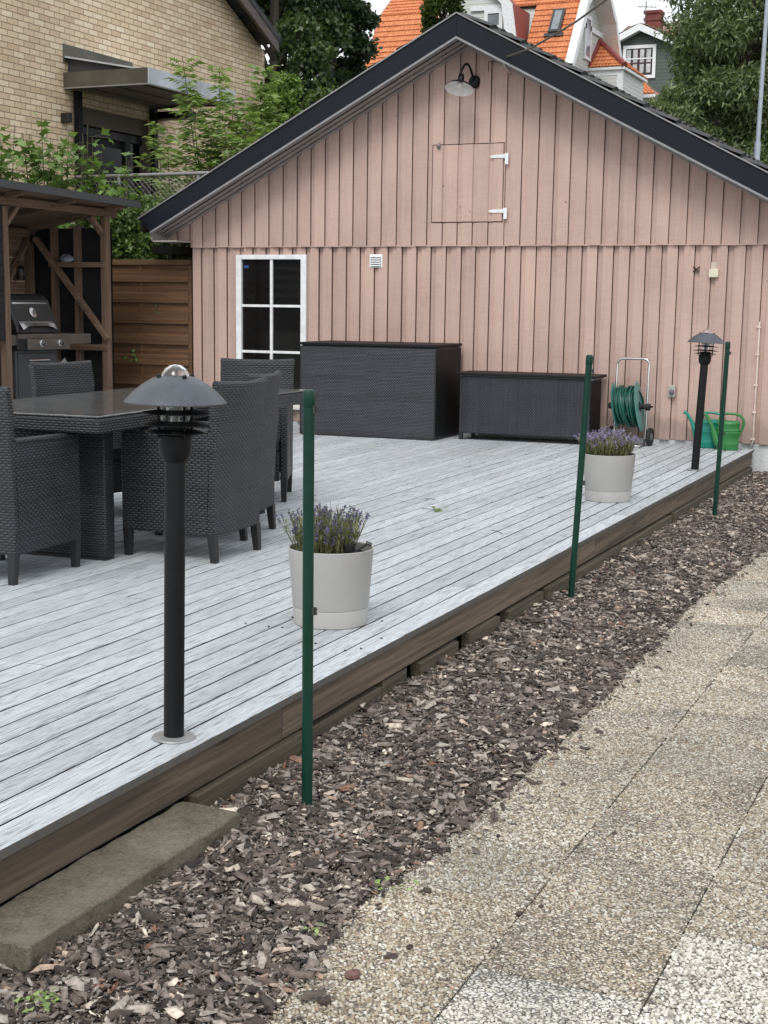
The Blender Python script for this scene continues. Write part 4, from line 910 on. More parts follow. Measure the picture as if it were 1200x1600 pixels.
# ================================================================== HOSE REEL CART
H = thing('hose_reel_cart', 'wheeled steel hose cart wound with dark green hose by the wall', 'hose reel', (-3.23, 13.36, 0), R(-4))
m = MB(); hw = 0.152; pts = [(-hw, 0.0, 0.045), (-hw, 0.02, 0.70)]
for k in range(7): a = math.pi - k * math.pi / 12; pts.append((-hw + 0.055 + 0.055 * math.cos(a), 0.03, 0.745 + 0.055 * math.sin(a)))
for k in range(7): a = math.pi / 2 - k * math.pi / 12; pts.append((hw - 0.055 + 0.055 * math.cos(a), 0.03, 0.745 + 0.055 * math.sin(a)))
pts += [(hw, 0.02, 0.70), (hw, 0.0, 0.045)]
m.tube(pts, 0.0115, 12); m.build('handle_frame', 'steel', H, True)
m = MB(); m.tube([(-hw, 0, 0.06), (-hw, -0.05, 0.014), (-hw, -0.19, 0.012), (-hw + 0.03, -0.21, 0.012), (hw - 0.03, -0.21, 0.012), (hw, -0.19, 0.012), (hw, -0.05, 0.014), (hw, 0, 0.06)], 0.011, 10); m.build('foot_frame', 'steel', H, True)
for sx in (-1, 1):
    m = MB(); x = sx * (hw + 0.035)
    m.lathe([(0.0, -0.012), (0.05, -0.014), (0.078, -0.016), (0.084, -0.010), (0.084, 0.010), (0.078, 0.016), (0.05, 0.014), (0.0, 0.012)], 28, (x, 0.03, 0.084), 'X'); wh = m.build('wheel', 'rubber', H, True)
    m = MB(); m.lathe([(0, 0.018 * sx), (0.03, 0.018 * sx), (0.035, 0.012 * sx)], 20, (x, 0.03, 0.084), 'X'); m.build('hub', 'gas_grey', wh, True)
cz = 0.365; cyy = -0.055
fl = []
for sx, xo_ in ((-1, -0.125), (1, 0.10)):
    m = MB(); r = 0.215 if sx < 0 else 0.235
    m.lathe([(0.05, -0.004), (r - 0.01, -0.004), (r, 0), (r - 0.01, 0.004), (0.05, 0.004)], 40, (0, 0, 0), 'X'); f_ = m.build('drum_flange', 'reel_plastic', H, True, loc=(xo_, cyy, cz)); f_.rotation_euler = (0, R(-9), R(8))
m = MB(); m.tube([(-0.19, cyy, cz), (0.175, cyy, cz)], 0.022, 14); m.tube([(0.16, cyy, cz), (0.20, cyy, cz)], 0.032, 14); m.tube([(-0.19, cyy, cz), (-0.165, cyy, cz)], 0.03, 14); m.tube([(0.195, cyy, cz), (0.23, cyy - 0.01, cz + 0.006)], 0.009, 8); m.build('axle', 'rubber', H, True)
m = MB(); rd = random.Random(4)
for layer, (rr, nn_) in enumerate(((0.120, 12), (0.145, 12), (0.168, 11))):
    pts = []
    turns = nn_; steps = 26
    for i in range(turns * steps + 1):
        a = 2 * math.pi * i / steps; u = i / (turns * steps); u = u if layer % 2 == 0 else 1 - u
        x = -0.108 + 0.192 * u + 0.010 * math.sin(a * 0.5 + layer) ; z_ = cz + rr * math.sin(a)
        x += (z_ - cz) * -0.16
        pts.append((x + 0.006, cyy + (rr + 0.004 * math.sin(i * 0.37)) * math.cos(a), z_))
    m.tube(pts, 0.0085, 6)
pts = []
for i in range(150):
    a = 2 * math.pi * i / 30; u = i / 149; pts.append((-0.08 + 0.15 * abs(math.sin(u * 5)), cyy + 0.186 * math.cos(a), cz + 0.186 * math.sin(a)))
m.tube([(p[0] - (p[2] - cz) * 0.16, p[1], p[2]) for p in pts], 0.0085, 6)
m.build('hose', 'hose_plastic', H, True, fix=False)
# ================================================================== WATERING CANS
def can(loc, rz, mat, label, s=1.0):
    o = thing('watering_can', label, 'watering can', loc, rz, group='plastic watering cans by the wall')
    m = MB(); pr = [(0, 0.004), (0.094, 0.004), (0.098, 0.010), (0.099, 0.05), (0.101, 0.055), (0.1005, 0.06), (0.099, 0.064), (0.100, 0.15), (0.1035, 0.154), (0.1035, 0.160), (0.1005, 0.165), (0.1005, 0.172), (0.1035, 0.176), (0.1035, 0.182), (0.1005, 0.187), (0.101, 0.232), (0.104, 0.236), (0.104, 0.243), (0.100, 0.247), (0.096, 0.262), (0.088, 0.266), (0.0, 0.266)]
    m.lathe([(r * s, z * s) for r, z in pr], 44, sy=0.68); m.build('body', mat, o, True)
    m = MB(); pts = [(-0.075, 0, 0.05), (-0.11, 0, 0.12), (-0.135, 0, 0.19), (-0.165, 0, 0.25), (-0.205, 0, 0.315), (-0.235, 0, 0.328)]
    m.tube([(x * s, 0, z * s) for x, _, z in pts], [q * s for q in (0.042, 0.034, 0.024, 0.017, 0.015, 0.017)], 16); m.build('spout', mat, o, True)
    m = MB(); pts = [(-0.085, 0.31 * 0 + 0.255), (-0.075, 0.30), (-0.05, 0.325), (0.0, 0.332), (0.06, 0.328), (0.10, 0.315), (0.128, 0.285), (0.134, 0.24), (0.122, 0.19), (0.10, 0.15), (0.093, 0.12)]
    m.tube([(x * s, 0, z * s) for x, z in pts], 0.0115 * s, 10); m.build('handle', mat, o, True)
    return o
can((-2.325, 13.36, 0), R(6), 'can_green', 'bright green plastic watering can standing in front of the teal one')
can((-2.525, 13.48, 0), R(4), 'can_teal', 'teal plastic watering can partly hidden behind the far bollard lamp', 0.98)

# ================================================================== WICKER CHAIRS AND TABLE
def make_chair():
    o = thing('wicker_armchair', '', 'chair', group='charcoal wicker armchairs round the table')
    W2, D2 = 0.245, 0.272; zb = 0.135; za = 0.655; zt = 0.885
    # local: faces +Y, back at -Y; curved back, flaring at the top
    n = 14; V = []; F_ = []
    rows = [(zb, 0.0), (0.30, 0.002), (0.50, 0.012), (za, 0.028), (0.76, 0.045), (zt - 0.012, 0.066), (zt, 0.064)]
    for z, lean in rows:
        for th in (0, 1):
            for i in range(n + 1):
                u = -1 + 2 * i / n; wtop = 1.0 + (0.015 if z > za else 0)
                bow = 0.020 * (u * u) * (1.6 if z > za else 0.4)
                sag = -0.010 * (1 - u * u) if z > zt - 0.02 else 0
                V.append((u * W2 * wtop, -D2 - lean + bow + (0.042 if th else 0), z + sag))
    N1 = n + 1; per = 2 * N1
    for r in range(len(rows) - 1):
        for th in (0, 1):
            for i in range(n):
                a = r * per + th * N1 + i; b_ = a + per; F_.append((a, a + 1, b_ + 1, b_) if th == 0 else (a + 1, a, b_, b_ + 1))
        for i in (0, n): a = r * per + i; F_.append((a, a + N1, a + per + N1, a + per))
    for r in (0, len(rows) - 1):
        for i in range(n): a = r * per + i; F_.append((a, a + 1, a + 1 + N1, a + N1))
    m = MB(); m.add(V, F_); m.build('backrest', 'wicker', o, True, 0.008)
    rim = [(-1 + 2 * i / n) for i in range(n + 1)]; m = MB()
    m.tube([(u * W2 * 1.015, -D2 - 0.064 + 0.032 * u * u + 0.019, zt - 0.010 * (1 - u * u) + 0.002) for u in rim], 0.021, 10); m.build('top_rim', 'wicker', o, True)
    for sx in (-1, 1):
        m = MB(); x0, x1 = sorted((sx * W2, sx * (W2 - 0.048)))
        m.prism([(-D2 + 0.03, zb), (D2, zb), (D2, za - 0.012), (-D2 + 0.01, za)], 'X', x0, x1); m.build('arm_panel', 'wicker', o, True, 0.010)
        m = MB(); m.prism([(-D2 + 0.03, za - 0.01), (D2 + 0.006, za - 0.022), (D2 + 0.006, za + 0.004), (-D2 + 0.03, za + 0.012)], 'X', x0 - 0.004, x1 + 0.004); m.build('armrest', 'wicker', o, True, 0.009)
    m = MB(); m.box(-W2 + 0.05, W2 - 0.05, -D2 + 0.04, D2 - 0.005, 0.33, 0.405); m.box(-W2 + 0.05, W2 - 0.05, D2 - 0.03, D2 - 0.004, zb, 0.33); m.build('seat', 'wicker', o, True, 0.012)
    for sx in (-1, 1):
        for sy in (-1, 1):
            m = MB(); cx_, cy_ = sx * (W2 - 0.024), sy * (D2 - 0.024); a, b_ = 0.0215, 0.0165
            k = -0.012 if sy < 0 else 0
            m.add([(cx_ + i * b_, cy_ + j * b_ + k, 0) for i, j in ((-1, -1), (1, -1), (1, 1), (-1, 1))] + [(cx_ + i * a, cy_ + j * a, zb + 0.01) for i, j in ((-1, -1), (1, -1), (1, 1), (-1, 1))],
                  [(0, 1, 2, 3), (7, 6, 5, 4)] + [(i, (i + 1) % 4, (i + 1) % 4 + 4, i + 4) for i in range(4)]); m.build('leg', 'chair_leg', o, bevel=0.002)
    return o
proto = make_chair()
spots = [((-3.830, 6.436), 89.5, 'wicker armchair on the right of the table nearest the bollard lamp'),
         ((-4.060, 7.075), 97, 'second wicker armchair on the right of the table, behind the nearest one'),
         ((-4.335, 5.555), 1.5, 'wicker armchair at the near table end, cut off by the left photo edge'),
         ((-4.590, 8.51), 203, 'wicker armchair at the far end of the table, in front of the garage window'),
         ((-5.155, 7.50), -101, 'wicker armchair behind the table with its back towards the grill')]
for i, ((x, y), rz, lb) in enumerate(spots):
    o = proto if i == 0 else copy_tree(proto); o.location = (x, y, 0); o.rotation_euler = (0, 0, R(rz)); o['label'] = lb
T = thing('dining_table', 'long black wicker garden table with a dark glass top', 'table', (-4.475, 6.92, 0), R(2.4))
hw_, hl = 0.51, 1.215
m = MB(); m.box(-hw_, hw_, -hl, hl, 0.665, 0.738); m.build('apron', 'wicker', T, True, 0.012)
m = MB(); m.box(-hw_ + 0.004, hw_ - 0.004, -hl + 0.004, hl - 0.004, 0.741, 0.750); m.build('glass_top', 'smoked_glass', T, bevel=0.003)
for sy in (-1, 1):
    m = MB(); yc = sy * (hl - 0.33); m.box(-0.36, 0.36, yc - 0.045, yc + 0.045, 0.015, 0.664); m.build('pedestal', 'wicker', T, True, 0.008)
    m = MB(); m.box(-0.355, 0.355, yc - 0.04, yc + 0.04, 0, 0.014); m.build('foot', 'chair_leg', T)

# ================================================================== SHED WITH GRILL
SX = -8.6; SY0, SY1 = 11.12, 12.78; SB = -9.55
S = thing('grill_shelter', 'open fronted brown timber shelter with a felt roof over the grill', 'shelter', (SX, SY0, 0)); sl_ = Vector((-SX, -SY0, 0))
def sb(m, *a, **k): return m.build(*a, parent=S, loc=sl_, **k)
for (x, y, zt) in ((SX, SY0, 2.12), (SX, SY1, 2.12), (SB, SY1, 1.95), (SB, SY0, 1.95), (SX, 9.2, 2.12)):
    m = MB(); m.box(x - 0.045, x + 0.03, y - 0.045, y + 0.03, 0, zt); sb(m, 'post', 'stained_wood', bevel=0.004)
m = MB(); m.bar((SX + 0.0, 9.0, 2.185), (SX + 0.0, 12.95, 2.155), 0.045, 0.075); sb(m, 'front_beam', 'stained_wood_y', bevel=0.003)
m = MB(); m.bar((SB, 9.0, 1.985), (SB, 12.9, 1.955), 0.045, 0.085); sb(m, 'rear_beam', 'stained_wood_y', bevel=0.003)
rz0 = lambda x, y: 2.245 + (x - SX) * 0.19 - (y - 11) * 0.020
for y in (10.1, 11.15, 11.95, 12.76):
    m = MB(); m.bar((SB - 0.12, y, rz0(SB - 0.12, y) - 0.032), (SX + 0.2, y, rz0(SX + 0.2, y) - 0.032), 0.045, 0.06); sb(m, 'rafter', 'stained_wood_x', bevel=0.003)
m = MB()
def rslab(x0, x1, y0, y1, a, b):
    m.add([(x0, y0, rz0(x0, y0) + a), (x1, y0, rz0(x1, y0) + a), (x1, y1, rz0(x1, y1) + a), (x0, y1, rz0(x0, y1) + a), (x0, y0, rz0(x0, y0) + b), (x1, y0, rz0(x1, y0) + b), (x1, y1, rz0(x1, y1) + b), (x0, y1, rz0(x0, y1) + b)],
          [(0, 1, 2, 3), (7, 6, 5, 4), (0, 4, 5, 1), (1, 5, 6, 2), (2, 6, 7, 3), (3, 7, 4, 0)])
rslab(SB - 0.2, SX + 0.23, 9.0, 13.02, 0.0, 0.02); sb(m, 'roof_boards', 'stained_wood_y')
m = MB(); rslab(SB - 0.22, SX + 0.25, 8.98, 13.05, 0.022, 0.034); rslab(SX + 0.232, SX + 0.25, 8.98, 13.05, -0.035, 0.0225); sb(m, 'felt_roof', 'felt')
# braces
m = MB(); a = P(140, 338, 'X', SX - 0.03); b_ = P(168, 377, 'X', SX - 0.03); m.bar(a, b_, 0.04, 0.06, up=(1, 0, 0)); sb(m, 'corner_brace', 'stained_wood'); m = MB(); a = P(33, 310, 'X', SX - 0.03); b_ = P(8, 350, 'X', SX - 0.03); m.bar(a, b_, 0.04, 0.06, up=(1, 0, 0)); sb(m, 'corner_brace', 'stained_wood')
# far end wall: studs, rails, black boards behind
for px in (86, 122):
    m = MB(); a = P(px, 480, 'Y', SY1); m.box(a.x - 0.028, a.x + 0.028, SY1 - 0.02, SY1 + 0.05, 0, 2.02); sb(m, 'stud', 'stained_wood')
m = MB(); a, b_ = P(80, 413, 'Y', SY1 - 0.02), P(166, 413, 'Y', SY1 - 0.02); m.box(a.x, b_.x, SY1 - 0.07, SY1 + 0.0, a.z - 0.03, a.z + 0.02); sb(m, 'upper_rail', 'stained_wood_x')
RZ_ = a.z + 0.02
m = MB(); a, b_ = P(60, 540, 'Y', SY1 - 0.02), P(170, 540, 'Y', SY1 - 0.02); m.box(a.x, b_.x, SY1 - 0.06, SY1 + 0.0, a.z - 0.03, a.z + 0.03); sb(m, 'lower_rail', 'stained_wood_x')
m = MB(); m.bar(P(55, 372, 'Y', SY1 - 0.06), P(169, 530, 'Y', SY1 - 0.06), 0.04, 0.075, up=(0, 1, 0)); sb(m, 'long_brace', 'stained_wood_x')
m = MB(); z = 0.0
while z < 1.9:
    m.add([(SB - 0.05, SY1 + 0.055, z), (SX + 0.02, SY1 + 0.055, z), (SX + 0.02, SY1 + 0.068, z + 0.135), (SB - 0.05, SY1 + 0.068, z + 0.135), (SB - 0.05, SY1 + 0.075, z), (SX + 0.02, SY1 + 0.075, z), (SX + 0.02, SY1 + 0.075, z + 0.135), (SB - 0.05, SY1 + 0.075, z + 0.135)], [(0, 1, 2, 3), (7, 6, 5, 4), (0, 4, 5, 1), (2, 6, 7, 3)]); z += 0.125
sb(m, 'end_boards', 'black_boards')
m = MB(); z = 0
while z < 2.0: m.box(SB - 0.075, SB - 0.05 + random.uniform(0, 0.004), 9.0, SY1 + 0.05, z, z + 0.118); z += 0.122
sb(m, 'back_boards', 'stained_wood_y')
m = MB(); m.bar(P(12, 440, 'X', SB - 0.0), P(58, 345, 'X', SB - 0.0), 0.04, 0.06, up=(1, 0, 0)); sb(m, 'back_brace', 'stained_wood')
m = MB(); z = 0.9
while z < 2.06: m.box(SX - 0.01, SX + 0.018 + random.uniform(0, 0.006), 9.2, SY0 - 0.05, z, z + 0.105); z += 0.115
sb(m, 'front_cladding', 'black_boards')
# things in the shelter
p = P(32, 424, 'X', SB + 0.05); fe = thing('lantern', 'small black lantern hanging on the shelter back wall', 'lantern', p)
m = MB(); m.lathe([(0, -0.09), (0.045, -0.088), (0.048, -0.06), (0.04, -0.05), (0.04, 0.02), (0.048, 0.03), (0.03, 0.055), (0.012, 0.065), (0, 0.066)], 16); m.build('body', 'dark_plastic', fe, True)
m = MB(); m.tube([(0.03 * math.cos(a), 0, 0.06 + 0.04 * math.sin(a)) for a in [k * math.pi / 8 for k in range(9)]], 0.004, 6); m.build('hanger', 'dark_plastic', fe, True)
m = MB(); m.box(0.03, 0.0425, -0.02, 0.02, -0.045, 0.01); m.build('label_plate', 'silver_badge', fe)
p = P(104, 408, 'Y', SY1 - 0.04); p.z = RZ_ + 0.002; V = []; 
m = MB(); m.lathe([(0, 0), (0.07, 0.002), (0.085, 0.02), (0.08, 0.05), (0.06, 0.065), (0.03, 0.072), (0, 0.07)], 18, sy=0.45); m.V = [(x + random.gauss(0, .004), y + random.gauss(0, .003), max(0, z + random.gauss(0, .004))) for x, y, z in m.V]
tag(m.build('crumpled_bag', 'bag_blue', None, True, loc=p), 'crumpled blue and white bag on the shelter rail', 'bag')
# grill
G = thing('gas_grill', 'black gas grill with two knobs and steel side shelves inside the shelter', 'grill', (-8.86, 11.70, 0), R(-8))
# local: X out of the opening, Y along; lid hinged behind
m = MB(); m.box(-0.22, 0.20, -0.30, 0.26, 0.06, 0.80); m.build('cabinet', 'grill_cabinet', G, bevel=0.01)
m = MB(); m.box(0.2005, 0.212, -0.275, 0.235, 0.10, 0.765); dr = m.build('door', 'grill_cabinet', G, bevel=0.006)
m = MB(); m.tube([(0.235, -0.16, 0.70), (0.235, 0.12, 0.70)], 0.008, 8); m.build('handle', 'steel', dr, True)
m = MB(); m.box(-0.25, 0.25, -0.32, 0.28, 0.80, 0.955); m.build('firebox', 'black_lid_enamel', G, bevel=0.01)
m = MB(); m.box(0.252, 0.285, -0.21, 0.36, 0.80, 0.905); cpn = m.build('control_panel', 'grill_steel', G, bevel=0.006)
for y in (-0.03, 0.22):
    m = MB(); m.lathe([(0.034, 0.0), (0.034, 0.008), (0.026, 0.012), (0.024, 0.038), (0.0, 0.040)], 24, (0.285, y, 0.862), 'X'); kb = m.build('knob', 'steel', cpn, True)
    m = MB(); m.box(0.32, 0.330, y - 0.004, y + 0.004, 0.84, 0.884); m.build('pointer', 'dark_plastic', kb)
m = MB(); m.box(-0.22, 0.25, -0.62, -0.322, 0.845, 0.945); m.build('side_shelf', 'grill_steel', G, bevel=0.012)
m = MB(); m.box(-0.22, 0.25, 0.282, 0.70, 0.845, 0.945); m.build('side_shelf', 'grill_steel', G, bevel=0.012)
m = MB(); m.box(0.248, 0.251, -0.32, 0.40, 0.908, 0.95); m.build('front_trim', 'grill_steel', G)
pr = [(-0.25, 0.957), (0.235, 0.957), (0.225, 1.01), (0.10, 1.27), (0.05, 1.31), (-0.02, 1.33), (-0.18, 1.33), (-0.24, 1.25)]
m = MB()
for y0_, y1_, k in ((-0.30, 0.26, 1),):
    m.add([(x, y0_, z) for x, z in pr] + [(x, y1_, z) for x, z in pr], [tuple(range(8))[::-1], tuple(range(8, 16))] + [(i, (i + 1) % 8, (i + 1) % 8 + 8, i + 8) for i in range(8)])
ld = m.build('lid', 'black_lid_enamel', G, bevel=0.012)
d = Vector((-0.125, 0, 0.26)).normalized(); nn_ = Vector((d.z, 0, -d.x)); q0 = Vector((0.225, 0, 1.01))
def onlid(t_, y, off): v = q0 + d * t_ + nn_ * off; return (v.x, y, v.z)
def lidbar(t0, t1, y0_, y1_, off0, off1, nm, mt):
    m = MB(); v = [onlid(t_, y, o_) for o_ in (off0, off1) for y in (y0_, y1_) for t_ in (t0, t1)]
    m.add(v, [(0, 1, 3, 2), (4, 6, 7, 5), (0, 2, 6, 4), (1, 5, 7, 3), (0, 4, 5, 1), (2, 3, 7, 6)]); return m.build(nm, mt, ld)
lidbar(0.245, 0.262, -0.25, 0.21, 0.002, 0.006, 'trim_strip', 'steel'); lidbar(0.045, 0.062, -0.25, 0.21, 0.002, 0.006, 'trim_strip', 'steel')
m = MB(); yy2 = [-0.25 + 0.46 * i / 12 for i in range(13)]; v = []
for i, y in enumerate(yy2):
    u = abs(2 * i / 12 - 1); lowt = -0.035 + (0.04 if u < 0.6 else 0.04 * (1 - (u - 0.6) / 0.4)) ; v += [onlid(lowt, y, 0.03), onlid(0.04, y, 0.012), onlid(0.04, y, 0.003), onlid(lowt, y, 0.02)]
m.add(v, [(i * 4 + k, i * 4 + (k + 1) % 4, (i + 1) * 4 + (k + 1) % 4, (i + 1) * 4 + k) for i in range(12) for k in range(4)]); m.build('lid_handle', 'silver_badge', ld, True)
c0 = Vector(onlid(0.155, -0.02, 0.004)); m = MB()
s1 = Vector((0, 1, 0)); ring = lambda r, o_: [c0 + s1 * (r * math.cos(a)) + d * (r * 1.15 * math.sin(a)) + nn_ * o_ for a in [2 * math.pi * k / 28 for k in range(28)]]
m.add(ring(0.046, 0) + ring(0.046, 0.008) + ring(0.038, 0.012) + [c0 + nn_ * 0.012], [(k, (k + 1) % 28, (k + 1) % 28 + 28, k + 28) for k in range(28)] + [(k + 28, (k + 1) % 28 + 28, (k + 1) % 28 + 56, k + 56) for k in range(28)] + [(k + 56, (k + 1) % 28 + 56, 84) for k in range(28)])
th = m.build('thermometer', 'silver_badge', ld, True)
m = MB(); m.bar(c0 + nn_ * 0.0135 - d * 0.02 - s1 * 0.008, c0 + nn_ * 0.0135 + d * 0.028 + s1 * 0.01, 0.006, 0.002, up=nn_); m.build('needle', 'dark_plastic', th)
gb2 = thing('gas_bottle', 'small grey gas bottle beside the grill behind the chair back', 'gas bottle', (-8.98, 12.30, 0))
m = MB(); m.lathe([(0, 0.02), (0.11, 0.02), (0.13, 0.06), (0.132, 0.50), (0.115, 0.58), (0.06, 0.63), (0.03, 0.645), (0.03, 0.67), (0, 0.67)], 28); m.build('cylinder', 'gas_grey', gb2, True)
m = MB(); m.tube([(0, 0, 0.66), (0, 0, 0.74)], 0.018, 10); m.tube([(0, 0, 0.72), (0.07, -0.03, 0.73), (0.09, -0.1, 0.78), (0.04, -0.2, 0.85)], 0.009, 8); m.build('valve', 'dark_plastic', gb2, True)
m = MB(); rg = MB(); rg.add([(0, 0, 0), (0.07, 0.01, -0.005), (0.085, 0.03, 0.07), (0.06, 0.02, 0.11), (0.035, -0.02, 0.06), (0.0, -0.01, 0.09)], [(0, 1, 4), (1, 2, 4), (2, 3, 4), (0, 4, 5)])
ro = rg.build('cleaning_rag', 'rag', None, loc=(-8.90, 12.33, 0.585)); sm = ro.modifiers.new('t', 'SOLIDIFY'); sm.thickness = 0.006; tag(ro, 'crumpled white rag lying on the gas bottle', 'rag')

# ================================================================== PRIVACY FENCE
YF = 13.70; fx0, fx1 = -9.22, -8.12; zt = 1.712
FN = thing('privacy_fence', 'brown slatted privacy fence panel between the shelter and the garage', 'fence', (fx0, YF, 0)); fl_ = Vector((-fx0, -YF, 0))
m = MB(); z = 0.03; k = 0
while z < zt - 0.08:
    off = 0.036 if k % 2 else 0.0
    h_ = 0.114
    for r_ in range(4):   # a slat has four shallow ridges
        m.box(fx0 + 0.03, fx1 - 0.035, YF - 0.012 - off - (0.002 if r_ % 2 else 0), YF + 0.004 - off, z + r_ * h_ / 4, z + (r_ + 1) * h_ / 4)
    z += 0.1115; k += 1
m.build('slats', 'fence_wood', FN, loc=fl_)
m = MB(); m.box(fx0, fx1, YF - 0.045, YF + 0.03, zt - 0.055, zt); m.build('top_rail', 'fence_wood', FN, loc=fl_, bevel=0.004)
for x in (fx0, fx1 - 0.042): 
    m = MB(); m.box(x, x + 0.045, YF - 0.04, YF + 0.03, 0, zt - 0.056); m.build('post', 'fence_wood', FN, loc=fl_, bevel=0.003)
m = MB(); xm_ = P(222, 440, 'Y', YF).x; z = 0.03; k = 0
while z < zt - 0.08:
    if k % 2 == 0: m.box(xm_ - 0.012, xm_ + 0.012, YF - 0.030, YF - 0.0125, z, z + 0.105)
    z += 0.1115; k += 1
m.build('batten', 'fence_wood', FN, loc=fl_)
# ivy sprigs growing through the slats
def sprig(px, py, n, seed, label):
    global rng; rng = np.random.default_rng(seed); p = P(px, py, 'Y', YF - 0.05)
    pos = rng.normal(0, 1, (n, 3)) * (0.045, 0.012, 0.035); pos[:, 1] -= 0.02
    v, f = scatter(LEAF_V, LEAF_F, pos, rotmats(n, 0.9), rng.uniform(0.05, 0.09, n)); o = thing('ivy_sprig', label, 'plant', p, group='ivy sprigs on the fence'); fast('leaves', v, f, 'ivy_leaf', o)
    m = MB(); m.tube([(0, 0.04, 0.03), (0, 0, 0.0), (0.02, -0.02, -0.03)], 0.003, 5); m.build('stem', 'green_stem', o)
sprig(211, 557, 7, 11, 'small ivy sprig growing out between the lower fence slats'); sprig(243, 484, 2, 12, 'single small leaf hanging high on the brown fence')
# dark rail just behind the fence
dr_ = thing('clothes_rail', 'dark metal rail showing above the fence beside the garage corner', 'rail', (-8.5, 13.98, 1.25)); m = MB()
a, b_ = P(240, 389, 'Y', 13.98), P(302, 393, 'Y', 13.98); o0 = Vector((8.5, -13.98, -1.25)); m.bar(a + o0, b_ + o0, 0.05, 0.09); m.build('beam', 'black_enamel', dr_)
m = MB(); a = P(268, 393, 'Y', 13.98) + o0; m.bar(a, (a.x, 0, 0), 0.06, 0.06); m.build('post', 'black_enamel', dr_)

# ================================================================== BRICK HOUSE
BX = -11.5
BH = thing('brick_house', 'yellow brick house with a canopied door and a steep grey bargeboard', 'house', (BX, 15, 1.25)); bo = Vector((-BX, -15, -1.25))
def bb(m, *a, **k): return m.build(*a, parent=BH, loc=bo, **k)
dY0, dY1, dZ = 16.46, 18.34, 3.80
def gz_(y): return 8.25 - 0.452 * abs(y - 15.08)
m = MB()
def wallpoly(y0, y1, z0, z1=None):
    if z1 is not None: p = [(y0, z0), (y1, z0), (y1, z1), (y0, z1)]
    else:
        p = [(y0, z0), (y1, z0), (y1, gz_(y1))] + ([(15.08, gz_(15.08))] if y0 < 15.08 < y1 else []) + [(y0, gz_(y0))]
    m.prism(p, 'X', BX - 0.3, BX)
wallpoly(8.4, dY0, 1.0); wallpoly(dY1, 21.71, 1.0); wallpoly(dY0, dY1, dZ)
m.box(-20, BX - 0.3, 21.41, 21.71, 1.0, 5.2)
bb(m, 'wall', 'brick')
m = MB(); m.box(BX - 0.22, BX - 0.18, dY0, dY1, 1.2, dZ); dd = bb(m, 'door', 'door_black')
m = MB(); yy0 = P(193, 200, 'X', BX - 0.17).y
for a_, b2_ in ((16.62, 17.0), (17.08, yy0 - 0.02)): m.box(BX - 0.178, BX - 0.172, a_, b2_, 1.6, 3.35)
m.box(BX - 0.178, BX - 0.172, yy0 + 0.15, 18.2, 1.6, 3.45); m.build('pane', 'door_pane', dd)
m = MB(); m.box(BX - 0.18, BX - 0.14, dY0, dY1, 3.46, 3.56); m.box(BX - 0.18, BX - 0.14, yy0, yy0 + 0.1, 1.25, 3.46); m.build('frame', 'grey_frame', dd)
m = MB(); m.box(BX - 0.16, BX - 0.10, dY0 + 0.01, dY1 - 0.01, 3.58, dZ - 0.002); m.box(BX - 0.18, BX - 0.05, dY1 - 0.10, dY1 - 0.002, 1.25, 3.57); bb(m, 'lintel', 'canopy_under')
for px in (122, 240):
    m = MB(); a_ = P(px, 180, 'X', BX + 0.06); m.box(BX + 0.03, BX + 0.10, a_.y - 0.05, a_.y + 0.05, 1.25, 3.95); bb(m, 'door_post', 'black_enamel')
# canopy
cy0 = 16.18; cx1 = P(231, 128, 'Y', cy0).x; cy1 = P(366, 155, 'X', cx1).y; zb_ = P(231, 130, 'Y', cy0).z; zt_ = P(231, 105, 'Y', cy0).z; zw = P(97, 84, 'X', BX).z
m = MB(); m.box(BX, cx1, cy0, cy0 + 0.02, zb_, zt_);  m.box(BX + 0.001, BX + 0.008, cy0, cy1 - 0.6, zw - 0.1, zw + 0.13)
m.box(BX, cx1, cy1 - 0.02, cy1, zb_, zt_); bb(m, 'canopy_cheek', 'canopy_metal')
m = MB(); m.box(cx1 - 0.001, cx1 + 0.02, cy0, cy1, zb_, zt_); m.slab([(BX + 0.01, cy0 + 0.03, zw - 0.02), (cx1, cy0 + 0.03, zt_ - 0.02), (cx1, cy1 - 0.03, zt_ - 0.02), (BX + 0.01, cy1 - 0.03, zw - 0.02)], 0.02); bb(m, 'canopy_roof', 'canopy_zinc')
m = MB()
for k in range(6):
    xa = BX + (cx1 - BX) * k / 6; m.box(xa, xa + (cx1 - BX) / 6 - 0.012, cy0 + 0.03, cy1 - 0.03, zb_ + 0.02 + (k % 2) * 0.012, zb_ + 0.05)
bb(m, 'canopy_soffit', 'canopy_under')
m = MB(); m.box(cx1 - 0.01, cx1 + 0.026, cy0 - 0.006, cy1, zb_ - 0.014, zb_ + 0.002); m.box(BX, cx1, cy0 - 0.008, cy0 + 0.0, zb_ - 0.012, zb_ + 0.004); bb(m, 'drip_edge', 'zinc')
m = MB(); q = P(251, 100, 'X', BX); m.box(BX + 0.02, BX + 0.55, dY1 + 0.25, cy1 - 0.05, zb_ - 0.14, zb_ - 0.04); bb(m, 'canopy_beam', 'black_enamel')
m = MB(); p = P(108, 184, 'X', BX + 0.1); m.box(BX + 0.0, BX + 0.12, p.y - 0.05, p.y + 0.05, p.z - 0.06, p.z + 0.06); bb(m, 'outdoor_light', 'dark_plastic', bevel=0.01)
m = MB(); slp = 0.452
